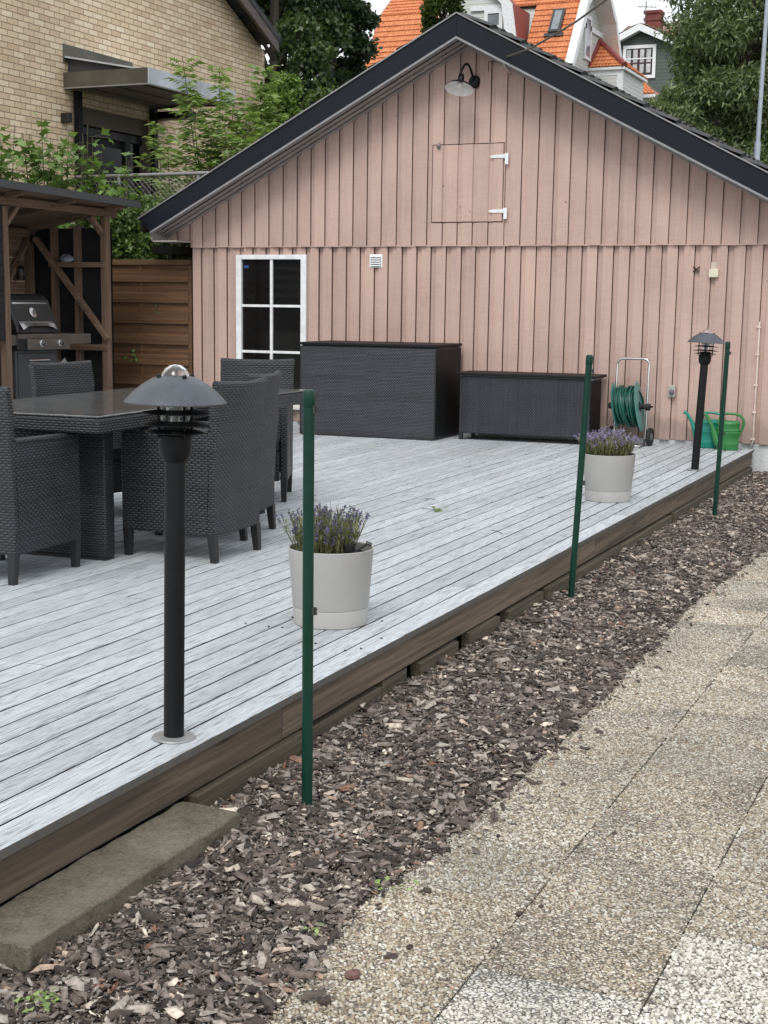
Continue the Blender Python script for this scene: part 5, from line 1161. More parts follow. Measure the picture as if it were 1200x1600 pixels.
for sgn in (1, -1):
    ye = 15.08 + sgn * (P(436, 98, 'X', BX + 0.33).y - 15.08); LB = abs(ye - 15.08)
    m.add([(BX + 0.33, 15.08, 8.25 + 0.16), (BX + 0.33, ye, 8.25 + 0.16 - LB * slp), (BX + 0.33, ye, 8.25 - 0.10 - LB * slp), (BX + 0.33, 15.08, 8.25 - 0.10), (BX + 0.28, 15.08, 8.25 + 0.16), (BX + 0.28, ye, 8.25 + 0.16 - LB * slp), (BX + 0.28, ye, 8.25 - 0.10 - LB * slp), (BX + 0.28, 15.08, 8.25 - 0.10)],
          [(0, 1, 2, 3), (7, 6, 5, 4), (0, 4, 5, 1), (1, 5, 6, 2), (2, 6, 7, 3)])
bb(m, 'bargeboard', 'grey_barge_wood')
m = MB()
for sgn in (1, -1):
    ye = 15.08 + sgn * (LB + 0.05); z0 = 8.25 + 0.17
    m.add([(BX + 0.34, 15.08, z0), (BX + 0.34, ye, z0 - (LB + 0.05) * slp), (-21, ye, z0 - (LB + 0.05) * slp), (-21, 15.08, z0), (BX + 0.34, 15.08, z0 - 0.1), (BX + 0.34, ye, z0 - 0.1 - (LB + 0.05) * slp), (-21, ye, z0 - 0.1 - (LB + 0.05) * slp), (-21, 15.08, z0 - 0.1)], [(0, 1, 2, 3), (7, 6, 5, 4), (0, 4, 5, 1), (1, 5, 6, 2)])
bb(m, 'roof', 'dark_roof_tile')
m = MB(); m.prism([(BX + 0.005, zt_ - 0.02), (cx1 - 0.12, zt_ - 0.02), (BX + 0.005, zw - 0.04)], 'Y', cy0 + 0.10, cy0 + 0.12); bb(m, 'canopy_gable', 'grill_cabinet')
# chain-link fence on the terrace
CL = thing('chain_link_fence', 'galvanised chain link fence among the leaves in front of the brick house', 'fence', (-9.6, 14.6, 1.25)); co_ = Vector((9.6, -14.6, -1.25))
YC = 14.6; ra, rb = P(120, 277, 'Y', YC), P(330, 270, 'Y', YC)
m = MB(); m.tube([ra + co_, rb + co_], 0.021, 12); m.build('top_rail', 'zinc', CL, True)
for px in (186, 250 + 60):
    m = MB(); a_ = P(px, 274, 'Y', YC) + co_; m.tube([a_, (a_.x, a_.y, 0)], 0.022, 10); m.build('post', 'zinc', CL, True)
m = MB(); x0, x1 = ra.x, rb.x; z1 = ra.z - 0.01; z0 = 1.26; st_ = 0.062
n_ = int((x1 - x0 + (z1 - z0)) / st_)
for i in range(n_):
    for sgn in (1, -1):
        xa = x0 - (z1 - z0) + i * st_ if sgn > 0 else x0 + i * st_
        pa, pb2 = (xa, z0), (xa + sgn * (z1 - z0), z1)
        pts2 = []
        for t_ in (0, 1):
            pts2.append((pa[0] + (pb2[0] - pa[0]) * t_, pa[1] + (pb2[1] - pa[1]) * t_))
        (xa, za_), (xb, zb2) = pts2
        if max(xa, xb) < x0 or min(xa, xb) > x1: continue
        def clip(x_, z_, X): return (X, z_ + (X - x_) * (zb2 - za_) / (xb - xa))
        A_, B_ = (xa, za_), (xb, zb2)
        if A_[0] < x0: A_ = clip(xa, za_, x0)
        if A_[0] > x1: A_ = clip(xa, za_, x1)
        if B_[0] < x0: B_ = clip(xa, za_, x0)
        if B_[0] > x1: B_ = clip(xa, za_, x1)
        m.tube([Vector((A_[0], YC + 0.002 * sgn, A_[1])) + co_, Vector((B_[0], YC + 0.002 * sgn, B_[1])) + co_], 0.0019, 4, False)
m.build('wire_mesh', 'zinc', CL, fix=False)

# ================================================================== VEGETATION
def crown(name, mat, clumps, leaf_v, leaf_f, size, parent, tilt=1.3, droop=0.0, shell=0.35):
    """leaves spread through many overlapping clumps; clumps: (centre, radii, count)"""
    Ps = []
    for c, r, n in clumps:
        d = rng.normal(0, 1, (n, 3)); d /= np.linalg.norm(d, axis=1)[:, None]
        rad = rng.uniform(shell, 1, n) ** 0.6 * (1 + rng.normal(0, 0.10, n)); Ps.append(np.array(c) + d * rad[:, None] * np.array(r))
    Ps = np.concatenate(Ps); n = len(Ps)
    s = rng.uniform(size[0], size[1], n)
    v, f = scatter(leaf_v, leaf_f, Ps, rotmats(n, tilt), s)
    return fast(name, v, f, mat, parent)
def tree(name, label, cat, base, h0, h1, r, mat, nclump, nleaf, size, trunk_r, seed, leaf_v=LEAF_V, shape='round', group=None, crs=(0.22, 0.42), sq=1.0):
    """a tapered trunk, limbs that reach the leaf clumps, and a crown of clumps between h0 and h1"""
    global rng; rng = np.random.default_rng(seed); rd = random.Random(seed)
    o = thing(name, label, cat, base, group=group); cl = []; H_ = h1 - h0; mid = (h0 + h1) / 2
    tr = MB(); tr.tube([(0, 0, -0.2), (0.05, 0, h0 * 0.5), (rd.uniform(-.1, .1), rd.uniform(-.1, .1), h0), (0, 0, mid), (0, 0, h0 + H_ * 0.8)], [trunk_r, trunk_r * 0.8, trunk_r * 0.65, trunk_r * 0.4, trunk_r * 0.12], 9)
    for i in range(nclump):
        t_ = rd.random(); z = h0 + H_ * t_
        if shape == 'round': rr = r * math.sqrt(max(0.05, 1 - (2 * t_ - 1) ** 2)) 
        elif shape == 'cone': rr = r * (1 - t_) ** 0.7
        else: rr = r * (0.35 + 0.65 * math.sin(math.pi * min(1, t_ * 0.9 + 0.08)))
        a = rd.uniform(0, 2 * math.pi); q = rr * math.sqrt(rd.uniform(0.15, 1)); c = (q * math.cos(a), q * math.sin(a), z)
        k = r * rd.uniform(*crs); cl.append((c, (k, k, k * 0.72 * sq), int(nleaf * (k / (r * 0.32)) ** 2)))
        if i % 3 == 0: zz = max(h0 * 0.9, z - q * 0.8); tr.tube([(0, 0, zz), (c[0] * 0.5, c[1] * 0.5, (zz + z) / 2 + 0.05 * r), c], [trunk_r * 0.3, trunk_r * 0.18, trunk_r * 0.05], 5, False)
    tr.build('trunk', 'tree_bark', o, fix=False)
    crown('crown', mat, cl, leaf_v, LEAF_F, size, o)
    return o
def at(px, py, Y, z): p = P(px, py, 'Y', Y); return (p.x, Y, z)
# trees beyond the garage ridge, left
G1 = 'trees behind the houses'
def topz(px, py, Y, base): return P(px, py, 'Y', Y).z - base
tree('broadleaf_tree', 'tall dark tree rising right behind the brick house gable', 'tree', at(430, 100, 27, 0.5), 2.5, 12.5, 1.25, 'tree_leaf_dark', 120, 420, (0.08, 0.15), 0.2, 21, group=G1, crs=(0.25, 0.5))
tree('broadleaf_tree', 'nearly black tree standing beside the orange roof left edge', 'tree', at(520, 60, 33, 1.5), 2.0, 13.2, 0.92, 'tree_leaf_blackish', 75, 400, (0.09, 0.16), 0.16, 22, group=G1, crs=(0.25, 0.5))
tree('broadleaf_tree', 'dark tree cut off by the top of the photo beside the brick house bargeboard', 'tree', at(375, 20, 30, 1.0), 4.0, 13.8, 1.6, 'tree_leaf_blackish', 80, 420, (0.10, 0.17), 0.3, 23, group=G1)
tree('garden_shrub', 'bright green shrub beside the brick house corner under the bargeboard', 'shrub', at(436, 190, 21, 0.9), 0.8, topz(436, 128, 21, 0.9), 0.42, 'tree_leaf_light', 46, 170, (0.06, 0.11), 0.05, 24, shape='up', group='shrubs above the garage roof', crs=(0.3, 0.5))
tree('garden_shrub', 'mid green shrub rising just above the garage roof slope', 'shrub', at(500, 190, 22, 0.5), 0.8, topz(500, 152, 22, 0.5), 0.55, 'tree_leaf_mid', 46, 170, (0.06, 0.12), 0.05, 25, shape='up', group='shrubs above the garage roof', crs=(0.3, 0.5))
# big tree at the right with light narrow leaves
tree('willow_leaved_tree', 'large dense tree with narrow grey green leaves above the right roof slope', 'tree', at(1172, 90, 25, 0.3), 2.0, 11.5, 1.42, 'willow_leaf', 190, 620, (0.07, 0.14), 0.2, 31, leaf_v=LANCE_V, crs=(0.2, 0.42))
tree('willow_leaved_bush', 'lower leafy bush bulging out left of the big tree', 'tree', at(1058, 170, 24, 0.3), 2.0, topz(1058, 150, 24, 0.3), 0.72, 'willow_leaf', 70, 330, (0.07, 0.13), 0.08, 32, leaf_v=LANCE_V, crs=(0.25, 0.48))
tree('broadleaf_tree', 'dark tree at the right photo edge behind the grey pole', 'tree', at(1240, 150, 27, 0.2), 2.0, 12.0, 1.5, 'tree_leaf_blackish', 80, 420, (0.09, 0.16), 0.2, 33, group=G1)
# thuja between the two parts of the white house
tree('thuja', 'columnar evergreen thuja rising behind the garage ridge', 'tree', at(694, 30, 30, 2.2), 0.3, 9.6, 0.46, 'thuja_leaf', 260, 260, (0.05, 0.10), 0.12, 41, shape='up', crs=(0.22, 0.42), sq=1.5)
tree('small_shrub', 'tiny yellow green shrub at the foot of the grey pole', 'shrub', at(1172, 246, 18, 1.4), 0.1, 1.65, 0.14, 'tree_leaf_light', 8, 40, (0.06, 0.11), 0.02, 42)
# hedge of leaves behind the brown fence
rng = np.random.default_rng(50)
hd = thing('hedge', 'dense green hedge growing behind the brown fence', 'hedge', (-9.3, 14.9, 1.25)); cl = []
for i in range(90):
    px = random.uniform(150, 330); p = P(px, random.uniform(322, 420), 'Y', random.uniform(14.05, 14.5)); cl.append(((p.x + 9.3, p.y - 14.9, max(0.1, p.z - 1.25)), (0.20, 0.18, 0.16), 150))
crown('leaves', 'ivy_leaf', cl, LEAF_V, LEAF_F, (0.035, 0.075), hd)
# maple saplings over the shelter roof
def sapling(px, py0, py1, Y, seed, label, spread, nl, mat='maple_leaf', lv=MAPLE_V, lf=MAPLE_F, size=(0.07, 0.145), name='maple_sapling', group='maple saplings over the shelter roof'):
    global rng; rng = np.random.default_rng(seed); rd = random.Random(seed); b0 = P(px, py0, 'Y', Y); tp = P(px, py1, 'Y', Y)
    o = thing(name, label, 'young tree', (b0.x, Y, 1.25), group=group); st = MB(); pos = []; h = tp.z - 1.25
    nb = 9
    for b in range(nb):
        a = rd.uniform(0, 6.28); t0 = rd.uniform(0.1, 0.5); hh = h * rd.uniform(0.62, 1.0) if b else h
        end = Vector((math.cos(a) * spread * rd.uniform(0.3, 1), math.sin(a) * spread * rd.uniform(0.2, 0.6), hh)) if b else Vector((rd.uniform(-.05, .05), 0, h))
        s0 = Vector((0, 0, h * t0)) if b else Vector((0, 0, 0)); md = s0.lerp(end, 0.5) + Vector((math.cos(a) * spread * 0.15, 0, -0.03))
        st.tube([s0, md, end], [0.010, 0.007, 0.003], 6, False)
        for k in range(nl):
            t_ = rd.uniform(0.25, 1.0); q = s0.lerp(md, t_ * 2) if t_ < 0.5 else md.lerp(end, t_ * 2 - 1); dq = Vector((rd.gauss(0, .09), rd.gauss(0, .09), rd.gauss(0.0, .05)))
            st.tube([q, q + dq], 0.0018, 3, False); pos.append(q + dq)
    st.build('stems', 'green_stem', o, fix=False); n = len(pos)
    v, f = scatter(lv, lf, np.array(pos), rotmats(n, 0.75), rng.uniform(size[0], size[1], n)); fast('leaves', v, f, mat, o)
    return o
sapling(22, 300, 195, 13.9, 61, 'maple sapling at the left photo edge above the shelter roof', 0.42, 46)
sapling(62, 300, 180, 14.0, 62, 'maple sapling just right of the leftmost one, over the shelter roof', 0.35, 40)
sapling(105, 300, 205, 14.1, 63, 'bright maple sapling standing before the brick house door', 0.36, 42)
sapling(140, 300, 195, 14.3, 64, 'thin maple sapling reaching up to the canopy post', 0.22, 16)
sapling(195, 310, 245, 14.2, 65, 'low maple sapling leaning on the chain link rail', 0.34, 30)
# elder with long pinnate leaves
def elder(stems, Y, seed, label):
    global rng; rng = np.random.default_rng(seed); rd = random.Random(seed); b0 = P(stems[0][0], 330, 'Y', Y); o = thing('elder_shrub', label, 'shrub', (b0.x, Y, 1.25), group='elder shrubs in front of the brick house'); off = Vector((-b0.x, -Y, -1.25))
    st = MB(); LP_ = []; LD = []; LS_ = []
    for (xb, yb, xt, yt) in stems:
        a, b = P(xb, yb, 'Y', Y) + off, P(xt, yt, 'Y', Y + rd.uniform(-0.2, 0.3)) + off; a.z = min(a.z, 0.6)
        st.tube([(a.x, a.y, 0), a.lerp(b, 0.3) + Vector((rd.gauss(0, .03), 0, 0)), a.lerp(b, 0.65) + Vector((rd.gauss(0, .03), 0, 0)), b], [0.012, 0.010, 0.007, 0.003], 6, False)
        L_ = (b - a).length; nn = int(L_ / 0.062)
        for k in range(nn):
            q = a.lerp(b, (k + 0.8) / (nn + 0.8)); fr = (k + 1) / nn
            for side in (0, 1):
                az = rd.uniform(0, 6.28) if side == 0 else az + math.pi; ll = rd.uniform(0.15, 0.24) * (1.15 - 0.6 * fr ** 3)
                d_ = Vector((math.cos(az), math.sin(az) * 0.8, 0.45 - 0.2 * rd.random())).normalized(); tip = q + d_ * ll; st.tube([q, tip], 0.002, 3, False)
                sd_ = d_.cross(Vector((0, 0, 1))).normalized()
                for j in range(3):
                    c = q + d_ * ll * (0.35 + 0.28 * j)
                    for s_ in (-1, 1): LP_.append(c); LD.append((sd_ * s_ + d_ * 0.5 + Vector((0, 0, -0.25))).normalized()); LS_.append(rd.uniform(0.09, 0.14))
                LP_.append(tip); LD.append((d_ + Vector((0, 0, -0.3))).normalized()); LS_.append(rd.uniform(0.10, 0.15))
    st.build('stems', 'green_stem', o, fix=False)
    d = np.array(LD); up = np.array([0, 0, 1.0]) + rng.normal(0, 0.35, d.shape); s_ = np.cross(d, up); s_ /= np.linalg.norm(s_, axis=1)[:, None]; nn = np.cross(s_, d)
    v, f = scatter([(0, 0, 0), (0.21, 0.42, 0.05), (0, 1, -0.1), (-0.21, 0.42, 0.05)], LEAF_F, np.array(LP_), np.stack([s_, d, nn], 2), np.array(LS_)); fast('leaves', v, f, 'elder_leaf', o)
elder([(325, 300, 285, 88), (335, 290, 300, 150), (318, 300, 330, 190)], 15.3, 71, 'tall thin elder shrub whose leftmost shoot crosses the canopy')
elder([(362, 270, 343, 105), (350, 280, 365, 150), (372, 270, 385, 170)], 15.6, 72, 'elder shrub whose shoots rise past the canopy end')
elder([(400, 250, 412, 100), (395, 250, 400, 160), (425, 240, 432, 175)], 16.2, 73, 'elder shrub at the brick house corner')
elder([(262, 330, 245, 195), (270, 330, 262, 230)], 15.0, 74, 'small elder shrub by the right canopy post')
elder([(345, 300, 352, 205), (380, 270, 378, 215), (330, 310, 322, 235), (405, 250, 415, 190)], 15.2, 75, 'low bushy elder shrub just above the garage bargeboard')
# weeds in the mulch and the leaf on the deck
def weed(px, py, n, s, seed, label):
    global rng; rng = np.random.default_rng(seed); p = P(px, py, 'Z', GZ + 0.02); o = thing('weed', label, 'weed', p, group='weeds in the bark mulch')
    pos = rng.normal(0, 1, (n, 3)) * (0.022, 0.022, 0.006) * s + (0, 0, 0.014)
    v, f = scatter(LEAF_V, LEAF_F, pos, rotmats(n, 0.5), rng.uniform(0.012, 0.026, n) * s); fast('leaves', v, f, 'elder_leaf', o)
weed(62, 1572, 46, 1.1, 81, 'small green weed at the bottom left corner of the mulch'); weed(615, 1388, 9, 1.2, 82, 'broad leaved weed at the mulch edge beside the paving'); weed(490, 1458, 16, 0.7, 83, 'tiny pale green weed in the middle of the mulch')
rng = np.random.default_rng(90); p = P(680, 797, 'Z', 0.004); o = thing('fallen_leaf', 'small yellow green leaf sprig lying on the deck', 'leaf', p)
v, f = scatter(LEAF_V, LEAF_F, rng.normal(0, 1, (7, 3)) * (0.03, 0.02, 0.003) + (0, 0, 0.008), rotmats(7, 0.35), rng.uniform(0.03, 0.06, 7)); fast('leaflets', v, f, 'tree_leaf_light', o)
m = MB(); m.tube([(-0.09, 0, 0.003), (0, 0, 0.006), (0.04, 0.02, 0.004)], 0.002, 5); m.build('stalk', 'green_stem', o)
# crumbs of soil round the front planter, bark and stones strayed onto the paving
def nugget(name, px, py, zp, s, mat, label, cat, group, seed):
    rd = random.Random(seed); m = MB(); m.lathe([(0, 0), (0.6, 0.05), (0.9, 0.35), (0.75, 0.7), (0.35, 0.95), (0, 1.0)], 9)
    m.V = [((x + rd.gauss(0, .1)) * s[0], (y + rd.gauss(0, .1)) * s[1], max(0, z + rd.gauss(0, .06)) * s[2]) for x, y, z in m.V]
    o = m.build(name, mat, None, True, loc=P(px, py, 'Z', zp)); o.rotation_euler = (0, 0, rd.uniform(0, 6)); tag(o, label, cat, group)
for i, (x, y) in enumerate(((441, 981), (457, 965), (597, 971), (596, 998), (539, 1017), (564, 1014), (384, 975), (420, 980), (493, 1006))):
    CL_ = ('soil crumb on the deck touching the left foot of the front planter', 'soil crumb right behind the nearest green post at the planter foot', 'soil crumb farthest right behind the front planter', 'soil crumb to the right of the planter, nearer than the farthest right one', 'soil crumb nearest the deck edge below the front planter', 'soil crumb close to the deck edge, right of the nearest one', 'soil crumb farthest left of the front planter', 'soil crumb between the farthest left one and the planter', 'soil crumb just right of the green post below the planter')
    nugget('soil_crumb', x, y, 0.0, (0.006, 0.005, 0.005), 'potting_soil', CL_[i], 'soil crumb', 'soil crumbs around the front planter', i)
SP = [(1012, 1138, .012, 'small dark bark bit alone on the paving beside the far joint'), (880, 1226, .014, 'flat dark bark bit on the paving right of the mulch edge'), (918, 1185, .010, 'thin bark bit lying high up near the mulch edge'), (803, 1289, .013, 'bark bit just off the mulch beside two others'), (787, 1282, .010, 'smallest of the bark bits just off the mulch'),
      (960, 1303, .013, 'bark bit lying on a slab far from the mulch'), (667, 1394, .017, 'dark round stone at the tip of the mulch edge'), (811, 1430, .014, 'dark stone on the slab joint in the lower middle'), (611, 1496, .020, 'flat grey bark piece below the mulch edge'), (551, 1528, .026, 'large reddish brown stone at the bottom of the paving'), (507, 1568, .020, 'dark stone at the lower left paving corner'), (845, 1418, .010, 'tiny bark bit right of the dark stone'), (640, 1482, .013, 'small grey stone chip near the flat bark piece')]
for i, (x, y, s, lb) in enumerate(SP):
    nugget('stray_stone' if 'stone' in lb else 'bark_bit', x, y, GZ, (s, s * 0.7, s * (0.75 if 'stone' in lb else 0.35)), 'red_stone' if 'reddish' in lb and 'red_stone' in MATS else 'bark_nugget' if 'bark_nugget' in MATS else 'sleeper_wood', lb, 'stone' if 'stone' in lb else 'bark bit', 'bits strayed onto the paving', 40 + i)
# dry twigs on the deck
for i, (a, b_, lb) in enumerate((((671, 722), (0, 0), ''),)): pass
for i, (x0, y0, x1, y1, lb) in enumerate(((767, 828, 785, 834, 'thin dry twig on the deck between the planters'), (664, 779, 680, 781, 'short dry twig beside the fallen leaf'), (839, 777, 850, 778, 'tiny twig on the deck behind the middle green post'), (1004, 709, 1009, 714, 'small dark curled twig on the deck by the hose reel'))):
    a, b_ = P(x0, y0, 'Z', 0.004), P(x1, y1, 'Z', 0.005); m = MB(); c = (a + b_) / 2; m.tube([a - c, Vector((0.006, 0.006, 0.002)), b_ - c], 0.0016, 5)
    tag(m.build('twig', 'tree_bark', None, loc=c), lb, 'twig', 'twigs on the deck')

# ================================================================== FAR HOUSES
def slabp(m, pts, t=0.12): m.slab(pts, t)
HY = 40.0; WH = thing('white_house', 'pale wooden house with a steep orange tiled gambrel roof on the hill', 'house', (-15, HY, 3.2)); ho_ = Vector((15, -HY, -3.2))
def hb(m, *a, **k): 
    par = k.pop('par', WH); return m.build(*a, parent=par, loc=ho_ if par is WH else None, **k)
HXL, HXR = -18.15, -11.72; EA, KN, RG = (HY, 7.72), (HY + 1.36, 9.62), (HY + 2.95, 10.75); RK, RE = (HY + 4.5, 9.62), (HY + 5.9, 7.72)
ex_ = HXR - 0.42
m = MB(); prof = [(HY + 0.35, 3.2), (RE[0] - 0.35, 3.2), (RE[0] - 0.35, 7.9), (RK[0] - 0.1, 9.55), (RG[0], 10.6), (KN[0] + 0.1, 9.55), (HY + 0.35, 7.9)]
m.prism(prof, 'X', HXL + 0.3, HXR - 0.42); hb(m, 'wall', 'pale_lap_siding')
lowv = Vector((0, KN[0] - EA[0], KN[1] - EA[1])); ll = lowv.length
m = MB(); DX0, DX1 = -15.9, -13.08
tiles(m, (HXL + 0.12, KN[0], KN[1]), (1, 0, 0), -lowv, DX0 - HXL - 0.12 + 0.05, ll, 0.10, 0.205, 0.018, 0.03, per=4)
tiles(m, (DX1 - 0.1, KN[0], KN[1]), (1, 0, 0), -lowv, HXR - 0.15 - DX1 + 0.1, ll, 0.10, 0.205, 0.018, 0.03, per=4)
uv_ = Vector((0, KN[0] - RG[0], KN[1] - RG[1])); tiles(m, (HXL + 0.12, RG[0], RG[1]), (1, 0, 0), uv_, HXR - HXL - 0.27, uv_.length, 0.10, 0.205, 0.018, 0.03, per=4)
m.V = [v for v in m.V]; hb(m, 'roof', 'orange_tile', fix=False)
m = MB(); xr_ = HXR - 0.17; m.slab([(HXL, RG[0], RG[1] - 0.02), (xr_, RG[0], RG[1] - 0.02), (xr_, RK[0], RK[1] - 0.02), (HXL, RK[0], RK[1] - 0.02)], 0.06); m.slab([(HXL, RK[0], RK[1] - 0.02), (xr_, RK[0], RK[1] - 0.02), (xr_, RE[0], RE[1] - 0.02), (HXL, RE[0], RE[1] - 0.02)], 0.06); hb(m, 'rear_roof', 'orange_tile')
m = MB(); m.slab([(ex_, RG[0], RG[1] - 0.1), (HXR - 0.03, RG[0], RG[1] - 0.1), (HXR - 0.03, RK[0] - 0.03, RK[1] - 0.1), (ex_, RK[0] - 0.03, RK[1] - 0.1)], 0.03); m.slab([(ex_, RK[0] - 0.08, RK[1] - 0.06), (HXR - 0.03, RK[0] - 0.08, RK[1] - 0.06), (HXR - 0.03, RE[0] - 0.08, RE[1] - 0.04), (ex_, RE[0] - 0.08, RE[1] - 0.04)], 0.03); hb(m, 'eave_lining', 'white_paint')
def verge(x0, x1, nm):
    m = MB()
    pts = [EA, KN, RG, RK, RE]
    for (ya, za), (yb, zb2) in zip(pts, pts[1:]):
        d_ = Vector((yb - ya, zb2 - za)).normalized(); nx_, nz2 = -d_.y, d_.x
        if nz2 < 0: nx_, nz2 = -nx_, -nz2
        a0, a1 = 0.07, -0.13
        v = [(x, y + nx_ * o_, z + nz2 * o_) for x in (x0, x1) for (y, z, o_) in ((ya, za, a0), (yb, zb2, a0), (yb, zb2, a1), (ya, za, a1))]
        m.add(v, [(0, 1, 2, 3), (7, 6, 5, 4), (0, 4, 5, 1), (1, 5, 6, 2), (2, 6, 7, 3), (3, 7, 4, 0)])
    hb(m, nm, 'white_paint')
verge(HXL - 0.02, HXL + 0.13, 'verge_board'); verge(HXR - 0.17, HXR + 0.06, 'verge_board')
m = MB(); m.box(HXR - 0.9, HXR - 0.1, HY - 0.05, HY + 0.12, 7.64, 7.72); hb(m, 'gutter', 'white_paint')
# skylight lying in the lower slope
nrm = Vector((0, -lowv.z, lowv.y)).normalized(); dl = lowv.normalized(); e0 = Vector((0, EA[0], EA[1]))
def onslope(x, t_, off): q = e0 + dl * t_ + nrm * off; return Vector((x, q.y, q.z))
def slopebox(x0, x1, t0, t1, a, b, nm, mt, par=None):
    m = MB(); v = [onslope(x, t_, o_) for o_ in (a, b) for t_ in (t0, t1) for x in (x0, x1)]
    m.add(v, [(0, 2, 3, 1), (4, 5, 7, 6), (0, 1, 5, 4), (2, 6, 7, 3), (0, 4, 6, 2), (1, 3, 7, 5)]); return hb(m, nm, mt, par=par) if par is not None else hb(m, nm, mt)
def slope_t(px, py):
    d_ = CM.T @ np.array([px - CX, py - CY, FPX]); d_ = Vector(d_); o_ = Vector((0, 0, HC)); t_ = (e0 - o_).dot(nrm) / d_.dot(nrm); q = o_ + d_ * t_; return q.x, (q - e0).dot(dl)
xa, ta = slope_t(857, 54); xb, tb = slope_t(886, 17)
sk = slopebox(xa, xb - 0.02, ta, tb, 0.05, 0.11, 'skylight', 'grey_frame')
slopebox(xa + 0.07, xb - 0.09, ta + 0.08, tb - 0.08, 0.111, 0.115, 'pane', 'pale_glass', sk); slopebox(xa - 0.1, xb + 0.08, ta - 0.13, ta, 0.04, 0.07, 'flashing', 'grey_frame', sk)
# gambrel dormer facing the camera
m = MB(); dy = HY - 0.05; zk = 9.35
pd = [(DX0, 3.4), (DX1 - 0.12, 3.4), (DX1 - 0.12, 7.6), (DX1 - 0.42, zk), (-14.5, 10.3), (DX0 + 0.3, zk), (DX0, 7.6)]
m.prism(pd, 'Y', dy, HY + 1.6); hb(m, 'dormer_wall', 'pale_lap_siding')
m = MB(); pr2 = [(DX1 + 0.03, 7.3), (DX1 - 0.30, zk + 0.05), (-14.5, 10.55)]
for (xa2, za2), (xb2, zb3) in zip(pr2, pr2[1:]):
    m.add([(xa2, dy - 0.22, za2), (xb2, dy - 0.22, zb3), (xb2 - 0.30, dy - 0.22, zb3), (xa2 - 0.30, dy - 0.22, za2), (xa2, dy - 0.12, za2), (xb2, dy - 0.12, zb3), (xb2 - 0.30, dy - 0.12, zb3), (xa2 - 0.30, dy - 0.12, za2)], [(0, 1, 2, 3), (7, 6, 5, 4), (0, 4, 5, 1), (2, 6, 7, 3), (1, 5, 6, 2), (0, 3, 7, 4)])
hb(m, 'dormer_verge', 'white_paint')
m = MB()
for (xa2, za2), (xb2, zb3) in zip(pr2, pr2[1:]):
    m.slab([(xa2 + 0.02, dy - 0.14, za2), (xa2 + 0.02, HY + 0.2, za2), (xb2 + 0.02, HY + 1.3, zb3), (xb2 + 0.02, dy - 0.14, zb3)], 0.05)
hb(m, 'dormer_roof', 'red_sheet')
def facade_window(par, offs, px0, px1, py0, py1, Y, fr=0.09, frame='white_paint', glass='pale_glass', bars=(1, 1), barmat=None):
    a, b_ = P(px0, py0, 'Y', Y), P(px1, py1, 'Y', Y); x0, x1, z1, z0 = a.x, b_.x, a.z, b_.z
    m = MB(); m.box(x0 - fr, x0, Y - 0.06, Y, z0 - fr, z1 + fr); m.box(x1, x1 + fr, Y - 0.06, Y, z0 - fr, z1 + fr); m.box(x0, x1, Y - 0.06, Y, z1, z1 + fr); m.box(x0, x1, Y - 0.06, Y, z0 - fr, z0)
    w_ = m.build('window', frame, par, loc=offs)
    m = MB(); m.box(x0, x1, Y - 0.03, Y - 0.02, z0, z1); m.build('pane', glass, w_)
    m = MB()
    for k in range(1, bars[0] + 1): xx = x0 + (x1 - x0) * k / (bars[0] + 1); m.box(xx - 0.03, xx + 0.03, Y - 0.05, Y - 0.031, z0, z1)
    for k in range(1, bars[1] + 1): zz = z0 + (z1 - z0) * (0.45 if bars[1] == 1 else k / (bars[1] + 1)); m.box(x0, x1, Y - 0.052, Y - 0.033, zz - 0.03, zz + 0.03)
    m.build('glazing_bar', barmat or frame, w_); return w_, (x0, x1, z0, z1)
facade_window(WH, ho_, 763, 780, 22, 58, dy - 0.01, 0.10, bars=(0, 1))
m = MB(); a = P(735, 14, 'Y', dy - 0.06); b_ = P(803, 8, 'Y', dy - 0.06); m.box(a.x, b_.x, dy - 0.06, dy - 0.001, b_.z - 0.08, b_.z + 0.04); m.box(P(735, 14, 'Y', dy).x, P(757, 14, 'Y', dy).x, dy - 0.05, dy - 0.001, P(740, 40, 'Y', dy).z - 0.04, P(740, 40, 'Y', dy).z + 0.04); hb(m, 'dormer_band', 'white_paint')
# end wall details
ex = HXR - 0.42
m = MB(); z_ = 9.22; m.box(ex, ex + 0.05, HY + 1.28, HY + 4.58, z_ - 0.06, z_ + 0.08)
m.box(ex, ex + 0.06, HY + 0.33, HY + 0.52, 4, 7.9)
hb(m, 'frieze_board', 'white_paint')
for px0, px1, py0, py1 in ((915, 919, 28, 90), (945, 950, 46, 68)):
    a, b_ = P(px0, py0, 'X', ex), P(px1, py1, 'X', ex); m = MB(); m.box(ex, ex + 0.05, a.y - 0.12, b_.y + 0.12, b_.z - 0.1, a.z + 0.1); w_ = hb(m, 'window', 'white_paint'); m = MB(); m.box(ex + 0.051, ex + 0.055, a.y, b_.y, b_.z, a.z); m.build('pane', 'pale_glass', w_)
